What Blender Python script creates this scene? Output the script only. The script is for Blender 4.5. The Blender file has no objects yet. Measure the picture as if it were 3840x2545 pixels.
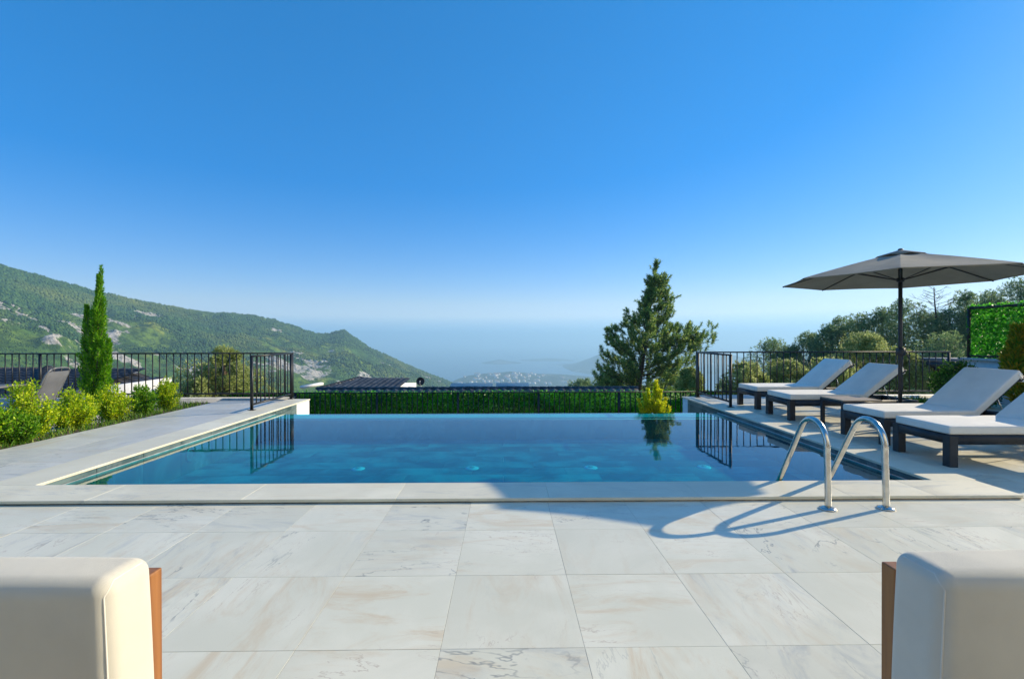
import bpy, bmesh, math, random
import numpy as np
from mathutils import Vector, Matrix, Euler

R = math.radians
rng = np.random.default_rng(7)
random.seed(7)
S = bpy.context.scene
COL = S.collection

# ------------------------------------------------------------------ camera
cam_d = bpy.data.cameras.new('camera')
cam = bpy.data.objects.new('camera', cam_d)
COL.objects.link(cam)
cam_d.sensor_fit = 'HORIZONTAL'
cam_d.sensor_width = 36.0
cam_d.lens = 16.475
cam_d.clip_start = 0.05
cam_d.clip_end = 60000
cam.location = (0, 0, 1.29)
cam.rotation_mode = 'QUATERNION'
cam.rotation_quaternion = (Matrix.Rotation(-0.0139, 4, 'Z') @ Matrix.Rotation(R(90) - 0.0040, 4, 'X')
                           @ Matrix.Rotation(-0.0014, 4, 'Z')).to_quaternion()
S.camera = cam

# ------------------------------------------------------------------ world and sun
SUN_AZ = 21.9      # degrees from +X towards +Y
SUN_EL = 22.7
W = bpy.data.worlds.new('World'); S.world = W; W.use_nodes = True
wn = W.node_tree; wn.nodes.clear()
sky = wn.nodes.new('ShaderNodeTexSky'); sky.sky_type = 'NISHITA'; sky.sun_disc = False
sky.sun_elevation = R(SUN_EL); sky.sun_rotation = R(90 - SUN_AZ)
sky.altitude = 400; sky.air_density = 1.0; sky.dust_density = 0.15; sky.ozone_density = 2.0
# one even colour grade for the whole sky: deeper blue, softer range between its bright and dark sides
sep = wn.nodes.new('ShaderNodeSeparateColor'); sep.mode = 'HSV'
com = wn.nodes.new('ShaderNodeCombineColor'); com.mode = 'HSV'
mh_ = wn.nodes.new('ShaderNodeMath'); mh_.operation = 'MULTIPLY_ADD'; mh_.inputs[1].default_value = .050; mh_.inputs[2].default_value = .562
ms_ = wn.nodes.new('ShaderNodeMath'); ms_.operation = 'MULTIPLY_ADD'; ms_.inputs[1].default_value = 1.30; ms_.inputs[2].default_value = .15
mc_ = wn.nodes.new('ShaderNodeMath'); mc_.operation = 'MINIMUM'; mc_.inputs[1].default_value = .97
mv_ = wn.nodes.new('ShaderNodeMath'); mv_.operation = 'POWER'; mv_.inputs[1].default_value = .6
for a_, b_ in ((sep.outputs[1], ms_.inputs[0]), (ms_.outputs[0], mc_.inputs[0]), (mc_.outputs[0], com.inputs[1]), (mc_.outputs[0], mh_.inputs[0]), (mh_.outputs[0], com.inputs[0]), (sep.outputs[2], mv_.inputs[0]), (mv_.outputs[0], com.inputs[2])): wn.links.new(a_, b_)
bg = wn.nodes.new('ShaderNodeBackground'); bg.inputs['Strength'].default_value = 0.142
wo = wn.nodes.new('ShaderNodeOutputWorld')
wn.links.new(sky.outputs[0], sep.inputs[0]); wn.links.new(com.outputs[0], bg.inputs[0]); wn.links.new(bg.outputs[0], wo.inputs[0])
sd = bpy.data.lights.new('sun', 'SUN'); sd.energy = 2.75; sd.angle = R(0.55); sd.color = (1.0, 0.84, 0.60)
sun = bpy.data.objects.new('sun', sd); COL.objects.link(sun)
ca, sa, ce, se = math.cos(R(SUN_AZ)), math.sin(R(SUN_AZ)), math.cos(R(SUN_EL)), math.sin(R(SUN_EL))
sun.rotation_euler = Vector((-ca * ce, -sa * ce, -se)).to_track_quat('-Z', 'Y').to_euler()
sun.location = (20, 10, 12)

S.view_settings.view_transform = 'Standard'
S.view_settings.look = 'None'
S.view_settings.exposure = 1.28
S.view_settings.gamma = 1.0
S.view_settings.use_curve_mapping = False
S.render.engine = 'CYCLES'
S.cycles.use_denoising = True
S.cycles.max_bounces = 8
S.cycles.transparent_max_bounces = 12
S.cycles.volume_bounces = 1
S.cycles.caustics_reflective = False
S.cycles.caustics_refractive = False
S.cycles.sample_clamp_indirect = 6.0

# ------------------------------------------------------------------ material helpers
class NT:
    def __init__(s, name):
        s.m = bpy.data.materials.new(name); s.m.use_nodes = True
        s.t = s.m.node_tree; s.t.nodes.clear()
        s.out = s.t.nodes.new('ShaderNodeOutputMaterial')
    def n(s, typ, props=None, **inp):
        nd = s.t.nodes.new('ShaderNode' + typ)
        for k, v in (props or {}).items(): setattr(nd, k, v)
        for k, v in inp.items():
            key = k.replace('_', ' ')
            if key.isdigit(): key = int(key)
            s.set(nd, key, v)
        return nd
    def set(s, nd, key, v):
        sock = nd.inputs[key]
        if isinstance(v, bpy.types.NodeSocket): s.t.links.new(v, sock)
        elif isinstance(v, bpy.types.Node): s.t.links.new(v.outputs[0], sock)
        elif isinstance(v, tuple) and len(v) == 3 and sock.type == 'RGBA': sock.default_value = (*v, 1)
        else: sock.default_value = v
    def math(s, op, a, b=None, c=None, clamp=False):
        nd = s.t.nodes.new('ShaderNodeMath'); nd.operation = op; nd.use_clamp = clamp
        s.set(nd, 0, a)
        if b is not None: s.set(nd, 1, b)
        if c is not None: s.set(nd, 2, c)
        return nd.outputs[0]
    def vmath(s, op, a, b=None):
        nd = s.t.nodes.new('ShaderNodeVectorMath'); nd.operation = op
        s.set(nd, 0, a)
        if b is not None: s.set(nd, 1, b)
        return nd.outputs[0]
    def noise(s, vec, scale, detail=3, rough=.55, dist=0.0):
        nd = s.t.nodes.new('ShaderNodeTexNoise')
        if vec is not None: s.t.links.new(vec, nd.inputs['Vector'])
        nd.inputs['Scale'].default_value = scale; nd.inputs['Detail'].default_value = detail
        nd.inputs['Roughness'].default_value = rough; nd.inputs['Distortion'].default_value = dist
        return nd.outputs[0]
    def ramp(s, fac, a, b, smooth=True):
        nd = s.t.nodes.new('ShaderNodeMapRange'); nd.interpolation_type = 'SMOOTHSTEP' if smooth else 'LINEAR'
        s.set(nd, 0, fac); nd.inputs[1].default_value = a; nd.inputs[2].default_value = b
        return nd.outputs[0]
    def mix(s, fac, a, b):
        nd = s.t.nodes.new('ShaderNodeMix'); nd.data_type = 'RGBA'
        s.set(nd, 0, fac); s.set(nd, 6, a if not isinstance(a, tuple) else a); s.set(nd, 7, b)
        return nd.outputs[2]
    def coord(s, which='Object'):
        return s.t.nodes.new('ShaderNodeTexCoord').outputs[which]
    def pos(s):
        return s.t.nodes.new('ShaderNodeNewGeometry').outputs['Position']
    def rand(s):
        return s.t.nodes.new('ShaderNodeObjectInfo').outputs['Random']
    def bump(s, h, strength=.3, dist=.01):
        return s.n('Bump', None, Strength=strength, Distance=dist, Height=h).outputs[0]
    def pbr(s, color, rough=.5, metal=0.0, normal=None, spec=.5, **kw):
        b = s.n('BsdfPrincipled')
        s.set(b, 'Base Color', color); s.set(b, 'Roughness', rough); s.set(b, 'Metallic', metal)
        s.set(b, 'Specular IOR Level', spec)
        if normal is not None: s.set(b, 'Normal', normal)
        for k, v in kw.items(): s.set(b, k.replace('_', ' '), v)
        s.t.links.new(b.outputs[0], s.out.inputs[0])
        return b

def plain(name, col, rough=.5, metal=0.0, var=.06, scale=8.0, bump=0.0, spec=.5, bscale=60):
    t = NT(name); p = t.pos()
    n = t.noise(p, scale, 4, .6)
    dark = tuple(max(0, c * (1 - var * 2)) for c in col); lite = tuple(min(1, c * (1 + var * 2)) for c in col)
    c = t.mix(t.ramp(n, .3, .7), dark, lite)
    nrm = t.bump(t.noise(p, bscale, 3), bump, .004) if bump else None
    r = t.math('ADD', t.math('MULTIPLY', n, .12), rough - .06)
    t.pbr(c, r, metal, nrm, spec)
    return t.m

def marble(name, base, lite, veinamt=1.0, warm=.5, rough=.38):
    t = NT(name)
    rnd = t.rand()
    off = t.n('CombineXYZ', None, X=t.math('MULTIPLY', rnd, 91.0), Y=t.math('MULTIPLY', rnd, 57.0), Z=t.math('MULTIPLY', rnd, 33.0)).outputs[0]
    p = t.vmath('ADD', t.coord('Object'), off)
    mp = t.n('Mapping', None, Vector=p, Scale=(.75, 2.5, 1.0), Rotation=(0, 0, .6)).outputs[0]
    n1 = t.noise(p, 1.7, 5, .6, .5)
    c = t.mix(t.ramp(n1, .35, .68), base, lite)
    r2 = t.math('FRACT', t.math('MULTIPLY', rnd, 17.31))
    r3 = t.math('FRACT', t.math('MULTIPLY', rnd, 41.77))
    # warm stains
    n2 = t.noise(t.vmath('ADD', mp, (3.1, 7.2, 1.3)), 1.9, 9, .72, .9)
    w = t.math('MULTIPLY', t.ramp(n2, .475, .69), t.math('MULTIPLY', t.math('ADD', r2, .25), warm))
    c = t.mix(w, c, (.60, .45, .26))
    # grey smoky clouds
    n3 = t.noise(t.vmath('ADD', mp, (9.1, 2.2, 5.3)), 2.1, 9, .72, 1.1)
    g = t.math('MULTIPLY', t.ramp(n3, .49, .72), t.math('MULTIPLY', t.ramp(r3, .25, .95), .75))
    c = t.mix(g, c, (.33, .37, .39))
    # thin veins
    n4 = t.noise(t.vmath('ADD', mp, (1.7, 4.4, 8.8)), 1.0, 6, .6, .4)
    v = t.math('SUBTRACT', 1.0, t.ramp(t.math('ABSOLUTE', t.math('SUBTRACT', n4, .5)), 0.0, .0075), clamp=True)
    n5 = t.noise(p, 2.3, 2)
    v = t.math('MULTIPLY', v, t.ramp(n5, .42, .60))
    v = t.math('MULTIPLY', v, t.math('MULTIPLY', t.ramp(r3, .1, .9), veinamt))
    c = t.mix(t.math('MULTIPLY', v, .9), c, (.19, .205, .20))
    n6 = t.noise(t.vmath('ADD', mp, (11.7, 14.4, 2.8)), 1.8, 6, .62, .5)
    v2 = t.math('SUBTRACT', 1.0, t.ramp(t.math('ABSOLUTE', t.math('SUBTRACT', n6, .48)), 0.0, .007), clamp=True)
    v2 = t.math('MULTIPLY', v2, t.math('MULTIPLY', t.ramp(n1, .44, .64), .55 * veinamt))
    c = t.mix(v2, c, (.42, .33, .24))
    # per tile tone
    tone = t.math('ADD', .94, t.math('MULTIPLY', r2, .10))
    h = t.n('HueSaturation', None, Color=c, Value=tone).outputs[0]
    t.pbr(h, t.math('ADD', rough - .06, t.math('MULTIPLY', n1, .16)), 0, t.bump(t.noise(p, 45, 3), .05, .002), .45)
    return t.m

def leaf(name, ca_, cb_, cc_=None, transl=.35, scale=3.0, rough=.5, spec=.35):
    """foliage: colour varies by clump and by leaf (island), part of the light passes through"""
    t = NT(name)
    g = t.t.nodes.new('ShaderNodeNewGeometry')
    n = t.noise(g.outputs['Position'], scale, 2)
    c = t.mix(t.ramp(n, .36, .64), ca_, cb_)
    if cc_: c = t.mix(t.ramp(g.outputs['Random Per Island'], .55, 1.0), c, cc_)
    v = t.math('ADD', .7, t.math('MULTIPLY', g.outputs['Random Per Island'], .6))
    c = t.n('HueSaturation', None, Color=c, Value=v).outputs[0]
    b = t.n('BsdfPrincipled'); t.set(b, 'Base Color', c); t.set(b, 'Roughness', rough); t.set(b, 'Specular IOR Level', spec)
    tr = t.n('BsdfTranslucent', None, Color=c)
    m = t.n('MixShader'); t.set(m, 0, transl); t.t.links.new(b.outputs[0], m.inputs[1]); t.t.links.new(tr.outputs[0], m.inputs[2])
    t.t.links.new(m.outputs[0], t.out.inputs[0])
    return t.m

def make_wood(name, a, b, scale=1.0, axis=(1.5, 26, 26), rough=.45):
    t = NT(name)
    p = t.n('Mapping', None, Vector=t.coord('Object'), Scale=axis).outputs[0]
    rnd = t.math('MULTIPLY', t.rand(), 40)
    p2 = t.vmath('ADD', p, t.n('CombineXYZ', None, X=rnd, Y=rnd, Z=rnd).outputs[0])
    n = t.noise(p2, scale, 5, .6, .6)
    c = t.mix(t.ramp(n, .3, .7), a, b)
    t.pbr(c, rough, 0, t.bump(n, .15, .003))
    return t.m

def fabric(name, col, scale=900, bump=.25, var=.05, rough=.9):
    t = NT(name); p = t.coord('Object')
    n = t.noise(p, 4, 4, .6)
    c = t.mix(t.ramp(n, .3, .7), tuple(x * (1 - var) for x in col), tuple(min(1, x * (1 + var)) for x in col))
    w = t.noise(p, scale, 2)
    fold = t.noise(p, 7, 3, .5)
    h = t.math('ADD', t.math('MULTIPLY', w, .15), t.math('MULTIPLY', fold, 1.0))
    t.pbr(c, rough, 0, t.bump(h, bump, .01), .2, Sheen_Weight=.15)
    return t.m

M = {}
M['marble'] = marble('marble', (.70, .685, .545), (.79, .77, .63))
M['marble_sky_sheen'] = marble('marble_sky_sheen', (.60, .59, .53), (.68, .67, .60), .8, .3)  # same marble greyed: grazing sky reflection put into the left deck's colour
M['coping'] = marble('coping_stone', (.73, .69, .53), (.82, .78, .61), .15, .35, .5)
M['pool_tile'] = marble('pool_tile_stone', (.050, .092, .097), (.135, .195, .195), .0, .0, .3)
M['pool_floor'] = marble('pool_floor_stone', (.012, .125, .14), (.095, .41, .40), .0, .0, .4)
M['grout'] = plain('grout', (.33, .32, .29), .9, var=.12)
M['grout_dark'] = plain('grout_dark', (.20, .30, .32), .9, var=.12)
M['gap'] = plain('dirty_mortar', (.17, .13, .085), .95, var=.25, scale=14)
M['plaster'] = plain('white_plaster', (.80, .80, .78), .85, var=.03, bump=.1)
M['black_metal'] = plain('black_metal', (.012, .013, .015), .42, var=.15)
M['dark_frame'] = plain('anthracite_frame', (.018, .022, .028), .5, var=.15)
M['steel'] = plain('stainless_steel', (.62, .61, .57), .2, 1.0, var=.06, scale=20)
M['cushion'] = fabric('cream_cushion', (.83, .81, .73), 900, .5)
M['armchair_fabric'] = fabric('armchair_fabric', (.65, .62, .52), 1200, .55)
M['seam'] = plain('seam_thread', (.72, .69, .60), .8, var=.05)
M['taupe'] = fabric('taupe_canvas', (.36, .335, .265), 700, .9, .1)
_t = M['taupe'].node_tree; _b = [n for n in _t.nodes if n.type == 'BSDF_PRINCIPLED'][0]; _o = [n for n in _t.nodes if n.type == 'OUTPUT_MATERIAL'][0]
_tr = _t.nodes.new('ShaderNodeBsdfTranslucent'); _tr.inputs[0].default_value = (.34, .30, .22, 1); _mx = _t.nodes.new('ShaderNodeMixShader'); _mx.inputs[0].default_value = .22
_t.links.new(_b.outputs[0], _mx.inputs[1]); _t.links.new(_tr.outputs[0], _mx.inputs[2]); _t.links.new(_mx.outputs[0], _o.inputs[0])
M['sling'] = fabric('grey_sling', (.17, .18, .20), 500, .2, .1, .6)
_t = M['sling'].node_tree; _b = [n for n in _t.nodes if n.type == 'BSDF_PRINCIPLED'][0]; _o = [n for n in _t.nodes if n.type == 'OUTPUT_MATERIAL'][0]
_tr = _t.nodes.new('ShaderNodeBsdfTransparent'); _mx = _t.nodes.new('ShaderNodeMixShader'); _mx.inputs[0].default_value = .3      # open mesh weave
_t.links.new(_b.outputs[0], _mx.inputs[1]); _t.links.new(_tr.outputs[0], _mx.inputs[2]); _t.links.new(_mx.outputs[0], _o.inputs[0])
M['alu'] = plain('grey_aluminium', (.20, .21, .22), .45, .3, var=.08)
M['teak'] = make_wood('teak', (.20, .075, .018), (.34, .14, .036))
M['teak_up'] = make_wood('teak_upright', (.20, .075, .018), (.34, .14, .036), 1.0, (26, 26, 1.5))
M['slat_wood'] = make_wood('weathered_slat', (.36, .28, .18), (.50, .40, .27))
M['roof_tile'] = plain('slate_roof_tile', (.035, .037, .044), .55, var=.25, scale=3)
M['roof_tile_light'] = plain('grey_roof_tile', (.11, .115, .12), .6, var=.2, scale=3)
M['soil'] = plain('soil', (.13, .095, .06), .95, var=.25, scale=12, bump=.6, bscale=30)
M['bark'] = plain('bark', (.085, .06, .042), .95, var=.3, scale=14, bump=.7, bscale=40)
M['twig'] = plain('twig', (.16, .12, .075), .9, var=.2)
M['dish'] = plain('dark_dish', (.02, .022, .03), .5, var=.1)
M['glass_panel'] = plain('solar_glass', (.03, .05, .065), .12, var=.15)
M['white_house'] = plain('white_house', (.74, .71, .66), .8, var=.08, scale=.2)
M['red_roof'] = plain('terracotta_roof', (.36, .19, .12), .9, var=.2, scale=.3)
M['pale_light'] = plain('pale_inlet', (.80, .82, .80), .4, var=.03)
M['concrete'] = plain('pale_concrete', (.50, .50, .48), .85, var=.1, bump=.2)
M['rock'] = plain('limestone_rock', (.44, .42, .38), .95, var=.25, scale=.12)
# foliage
M['l_bush'] = leaf('bush_leaf', (.12, .36, .008), (.26, .49, .012), (.47, .61, .02), .45, 9)
M['l_bush_y'] = leaf('bush_leaf_yellow', (.24, .47, .008), (.46, .60, .012), (.66, .70, .02), .45, 9)
M['l_bush_g'] = leaf('bush_leaf_green', (.08, .26, .010), (.16, .38, .012), (.28, .45, .02), .5, 9)
M['l_bush_shade'] = leaf('bush_leaf_shade', (.03, .12, .010), (.06, .19, .012), (.14, .28, .02), .35, 9)  # darker green: shade on the right-hand bushes put into the leaf colour
M['l_cypress'] = leaf('cypress_leaf', (.09, .32, .010), (.19, .48, .014), (.32, .58, .02), .5, 7)
M['l_pine'] = leaf('pine_needle', (.07, .185, .045), (.19, .35, .07), (.48, .56, .16), .55, 2.2)
M['l_farpine'] = leaf('far_pine_needle', (.12, .24, .105), (.22, .35, .13), (.38, .46, .18), .5, .5)
M['l_olive'] = leaf('olive_leaf', (.24, .32, .08), (.40, .47, .15), (.56, .60, .28), .45, 2.0)
M['l_ivy'] = leaf('artificial_ivy_leaf', (.03, .30, .010), (.08, .48, .016), (.30, .62, .12), .4, 2.5, .3, .7)
M['l_ivy_b'] = leaf('artificial_ivy_leaf_bright', (.045, .34, .015), (.09, .48, .02), (.2, .55, .06), .6, 3.0, .4, .5)
M['l_gold'] = leaf('golden_conifer_leaf', (.46, .60, .010), (.70, .72, .02), (.86, .82, .05), .5, 6)
M['l_thuja'] = leaf('bronze_thuja_leaf', (.14, .30, .010), (.42, .34, .02), (.52, .34, .02), .45, 3.2)
M['l_grass'] = leaf('grass_blade', (.06, .18, .012), (.12, .26, .02), (.24, .32, .05), .35, 6)

# ------------------------------------------------------------------ mesh helpers
def mesh_np(name, V, F, mat=None, smooth=False):
    """V (n,3); F list of face index arrays (each (m,k))"""
    me = bpy.data.meshes.new(name)
    V = np.asarray(V, dtype=np.float32)
    if not isinstance(F, (list, tuple)): F = [F]
    F = [np.asarray(f, dtype=np.int32) for f in F if len(f)]
    loops = np.concatenate([f.ravel() for f in F])
    tot = np.concatenate([np.full(len(f), f.shape[1], dtype=np.int32) for f in F])
    start = np.concatenate([[0], np.cumsum(tot)[:-1]]).astype(np.int32)
    me.vertices.add(len(V)); me.vertices.foreach_set('co', V.ravel())
    me.loops.add(len(loops)); me.loops.foreach_set('vertex_index', loops)
    me.polygons.add(len(tot)); me.polygons.foreach_set('loop_start', start); me.polygons.foreach_set('loop_total', tot)
    if smooth: me.polygons.foreach_set('use_smooth', np.ones(len(tot), dtype=bool))
    me.update(calc_edges=True)
    if mat: me.materials.append(M[mat] if isinstance(mat, str) else mat)
    return me

def obj(name, me, parent=None, loc=(0, 0, 0), rot=(0, 0, 0)):
    o = bpy.data.objects.new(name, me); COL.objects.link(o)
    o.location = loc; o.rotation_euler = rot
    if parent: o.parent = parent
    return o

def empty(name, loc=(0, 0, 0), rz=0.0):
    o = bpy.data.objects.new(name, None); COL.objects.link(o); o.location = loc; o.rotation_euler = (0, 0, rz)
    o.empty_display_size = .1
    return o

def tag(o, label=None, cat=None, group=None, kind=None):
    if label: o['label'] = label
    if cat: o['category'] = cat
    if group: o['group'] = group
    if kind: o['kind'] = kind
    return o

class MB:
    """collects shapes in numpy, built as ONE mesh"""
    def __init__(s): s.V = []; s.Q = []; s.T = []; s.n = 0
    def add(s, V, Q=(), T=()):
        V = np.asarray(V, float).reshape(-1, 3)
        if len(Q): s.Q.append(np.asarray(Q, int).reshape(-1, 4) + s.n)
        if len(T): s.T.append(np.asarray(T, int).reshape(-1, 3) + s.n)
        s.V.append(V); s.n += len(V); return s
    def box(s, x0, x1, y0, y1, z0, z1, m=None):
        V = np.array([(x, y, z) for z in (z0, z1) for y in (y0, y1) for x in (x0, x1)], float)
        if m is not None: V = np.array([m @ Vector(v) for v in V])
        return s.add(V, [(0, 2, 3, 1), (4, 5, 7, 6), (0, 1, 5, 4), (2, 6, 7, 3), (0, 4, 6, 2), (1, 3, 7, 5)])
    def bar(s, a, b, w, h, up=(0, 0, 1)):
        a, b = np.array(a, float), np.array(b, float); d = b - a; L = np.linalg.norm(d); d /= L
        u = np.array(up, float); u -= d * u.dot(d); u /= np.linalg.norm(u); r = np.cross(d, u)
        V = [p + r * (w / 2) * i + u * (h / 2) * j for p in (a, b) for j in (-1, 1) for i in (-1, 1)]
        return s.add(V, [(0, 2, 3, 1), (4, 5, 7, 6), (0, 1, 5, 4), (2, 6, 7, 3), (0, 4, 6, 2), (1, 3, 7, 5)])
    def tube(s, pts, rad, n=10, caps=True):
        P = np.array(pts, float); k = len(P); rad = np.broadcast_to(np.array(rad, float), (k,))
        T = np.gradient(P, axis=0); T /= np.linalg.norm(T, axis=1)[:, None] + 1e-12
        u = np.cross(T[0], (0.13, .97, .2)); u /= np.linalg.norm(u)
        V = []
        for i in range(k):
            u = u - T[i] * u.dot(T[i]); u /= np.linalg.norm(u); w = np.cross(T[i], u)
            a = np.arange(n) * 2 * math.pi / n
            V.append(P[i] + rad[i] * (np.cos(a)[:, None] * u + np.sin(a)[:, None] * w))
        V = np.concatenate(V); j = np.arange(n); Q = []
        for i in range(k - 1):
            Q.append(np.stack([i * n + j, i * n + (j + 1) % n, (i + 1) * n + (j + 1) % n, (i + 1) * n + j], 1))
        Tn = []
        if caps:
            c0, c1 = len(V), len(V) + 1
            V = np.concatenate([V, P[:1], P[-1:]])
            Tn = [(c0, (x + 1) % n, x) for x in range(n)] + [(c1, (k - 1) * n + x, (k - 1) * n + (x + 1) % n) for x in range(n)]
        return s.add(V, np.concatenate(Q), Tn)
    def lathe(s, prof, n=20, c=(0, 0, 0), m=None):
        P = np.array(prof, float); a = np.arange(n) * 2 * math.pi / n
        V = np.array([(r * math.cos(t), r * math.sin(t), z) for r, z in P for t in a])
        if m is not None: V = np.array([m @ Vector(v) for v in V])
        V = V + np.array(c); j = np.arange(n); Q = []
        for i in range(len(P) - 1):
            Q.append(np.stack([i * n + j, i * n + (j + 1) % n, (i + 1) * n + (j + 1) % n, (i + 1) * n + j], 1))
        return s.add(V, np.concatenate(Q))
    def mesh(s, name, mat, smooth=False):
        F = []
        if s.Q: F.append(np.concatenate(s.Q))
        if s.T: F.append(np.concatenate(s.T))
        return mesh_np(name, np.concatenate(s.V), F, mat, smooth)
    def build(s, name, mat, parent=None, loc=(0, 0, 0), rot=(0, 0, 0), smooth=False):
        return obj(name, s.mesh(name, mat, smooth), parent, loc, rot)

def rbox_mesh(name, sx, sy, sz, bev, mat, seg=2, puff=0.0, smooth=True, cuts=0):
    """box centred on x,y with its base at z=0, edges rounded; puff swells the faces"""
    bm = bmesh.new(); bmesh.ops.create_cube(bm, size=1)
    for v in bm.verts: v.co = Vector((v.co.x * sx, v.co.y * sy, (v.co.z + .5) * sz))
    if cuts: bmesh.ops.subdivide_edges(bm, edges=bm.edges[:], cuts=cuts, use_grid_fill=True)
    sharp = [e for e in bm.edges if len(e.link_faces) == 2 and e.calc_face_angle() > .5]
    if bev: bmesh.ops.bevel(bm, geom=sharp, offset=bev, segments=seg, profile=.5, affect='EDGES', clamp_overlap=True)
    if puff:
        for v in bm.verts:
            x, y = v.co.x / (sx / 2), v.co.y / (sy / 2)
            k = max(0, 1 - x * x) * max(0, 1 - y * y)
            if v.co.z > sz * .5: v.co.z += puff * k ** .5
    me = bpy.data.meshes.new(name); bm.to_mesh(me); bm.free()
    if smooth:
        me.polygons.foreach_set('use_smooth', np.ones(len(me.polygons), dtype=bool))
    me.materials.append(M[mat]); return me

def soft_box(name, sx, sy, sz, r, mat, puff=(0, 0, 0), n=5, m=7):
    """clean rounded box (base at z=0): a fine cube grid pressed onto a rounded hull, faces slightly swollen"""
    H = np.array([sx, sy, sz]) / 2; ax = []
    for h in H:
        e = np.linspace(0, 1, n + 1)
        ax.append(np.concatenate([-h + r * e, np.linspace(-h + r, h - r, m)[1:-1], h - r + r * e]))
    V = []; Q = []
    for a in range(3):
        b, c = (a + 1) % 3, (a + 2) % 3
        for sg in (-1, 1):
            B, C = np.meshgrid(ax[b], ax[c], indexing='ij'); p = np.zeros(B.shape + (3,)); p[..., a] = sg * H[a]; p[..., b] = B; p[..., c] = C
            o = len(V); V += list(p.reshape(-1, 3)); nb, nc = B.shape
            i = (np.arange(nb - 1)[:, None] * nc + np.arange(nc - 1)[None]).ravel() + o
            q = np.stack([i, i + nc, i + nc + 1, i + 1], 1); Q.append(q if sg > 0 else q[:, ::-1])
    V = np.array(V); inner = np.clip(V, -(H - r), H - r); d = V - inner; L = np.linalg.norm(d, axis=1, keepdims=True)
    V = inner + d / np.maximum(L, 1e-9) * r
    g = V / H; k = [np.clip(1 - g[:, (a + 1) % 3] ** 2, 0, 1) * np.clip(1 - g[:, (a + 2) % 3] ** 2, 0, 1) for a in range(3)]
    for a in range(3): V[:, a] += np.sign(V[:, a]) * puff[a] * np.sqrt(k[a]) * (np.abs(g[:, a]) > .5)
    V[:, 2] += sz / 2
    me = mesh_np(name, V, [np.concatenate(Q)], mat, True)
    bm = bmesh.new(); bm.from_mesh(me); bmesh.ops.remove_doubles(bm, verts=bm.verts[:], dist=.0002); bmesh.ops.recalc_face_normals(bm, faces=bm.faces[:]); bm.to_mesh(me); bm.free()
    me.polygons.foreach_set('use_smooth', np.ones(len(me.polygons), dtype=bool)); return me

def vnoise(x, y, seed=0):
    xi = np.floor(x).astype(np.int64); yi = np.floor(y).astype(np.int64); xf = x - xi; yf = y - yi
    def h(a, b):
        n = (a * 374761393 + b * 668265263 + seed * 1442695041) & 0x7fffffff
        n = ((n ^ (n >> 13)) * 1274126177) & 0x7fffffff
        return ((n ^ (n >> 16)) & 0xffff) / 65535.0
    u = xf * xf * (3 - 2 * xf); v = yf * yf * (3 - 2 * yf)
    return (h(xi, yi) * (1 - u) + h(xi + 1, yi) * u) * (1 - v) + (h(xi, yi + 1) * (1 - u) + h(xi + 1, yi + 1) * u) * v
def fbm(x, y, oct=5, seed=0, gain=.5):
    s = 0; a = 1; t = 0
    for i in range(oct):
        s = s + a * vnoise(x * 2 ** i, y * 2 ** i, seed + i * 17); t += a; a *= gain
    return s / t

def unit(v): return v / (np.linalg.norm(v, axis=-1, keepdims=True) + 1e-9)
def leaves_mesh(name, P, D, L, Wd, mat, fold=.25):
    """P positions, D leaf directions, L lengths, Wd widths -> folded rhombus leaves in one mesh"""
    n = len(P); D = unit(D); r = unit(np.cross(D, rng.normal(size=(n, 3)))); up = np.cross(r, D)
    L = np.broadcast_to(L, (n,))[:, None]; Wd = np.broadcast_to(Wd, (n,))[:, None]
    a = P; b = P + D * L * .45 + r * Wd * .5 + up * Wd * fold; c = P + D * L; d = P + D * L * .45 - r * Wd * .5 + up * Wd * fold
    V = np.stack([a, b, c, d], 1).reshape(-1, 3); i = np.arange(n)[:, None] * 4
    return mesh_np(name, V, [np.concatenate([i, i + 1, i + 2, i + 3], 1)], mat)

def grid_mesh(name, X, Y, Z, mat, smooth=True):
    ny, nx = X.shape; V = np.stack([X, Y, Z], -1).reshape(-1, 3)
    i = (np.arange(ny - 1)[:, None] * nx + np.arange(nx - 1)[None]).ravel()
    return mesh_np(name, V, [np.stack([i, i + 1, i + nx + 1, i + nx], 1)], mat, smooth)

# pixel-free placing: directions measured on site as (sideways/forward, up/forward) slopes
def at(u, e, Y): return (u * Y, Y, 1.29 + e * Y)
PX = lambda x: (x - 1168) / 1082.0
PE = lambda y: (780 - y) / 1082.0

# ================================================================== THE SETTING
SEA = -300.0
# ---- sea
t = NT('sea_water'); p = t.pos()
t.pbr(t.mix(t.ramp(t.noise(p, .0012, 4), .35, .65), (.012, .05, .085), (.02, .07, .105)), .28, 0, t.bump(t.noise(p, .05, 4), .4, 2.0))
M['sea'] = t.m
Xs, Ys = np.meshgrid(np.linspace(-15000, 15000, 13), np.linspace(-500, 15000, 9))
tag(obj('sea', grid_mesh('sea', Xs, Ys, np.full_like(Xs, SEA), 'sea')), kind='structure')

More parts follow.
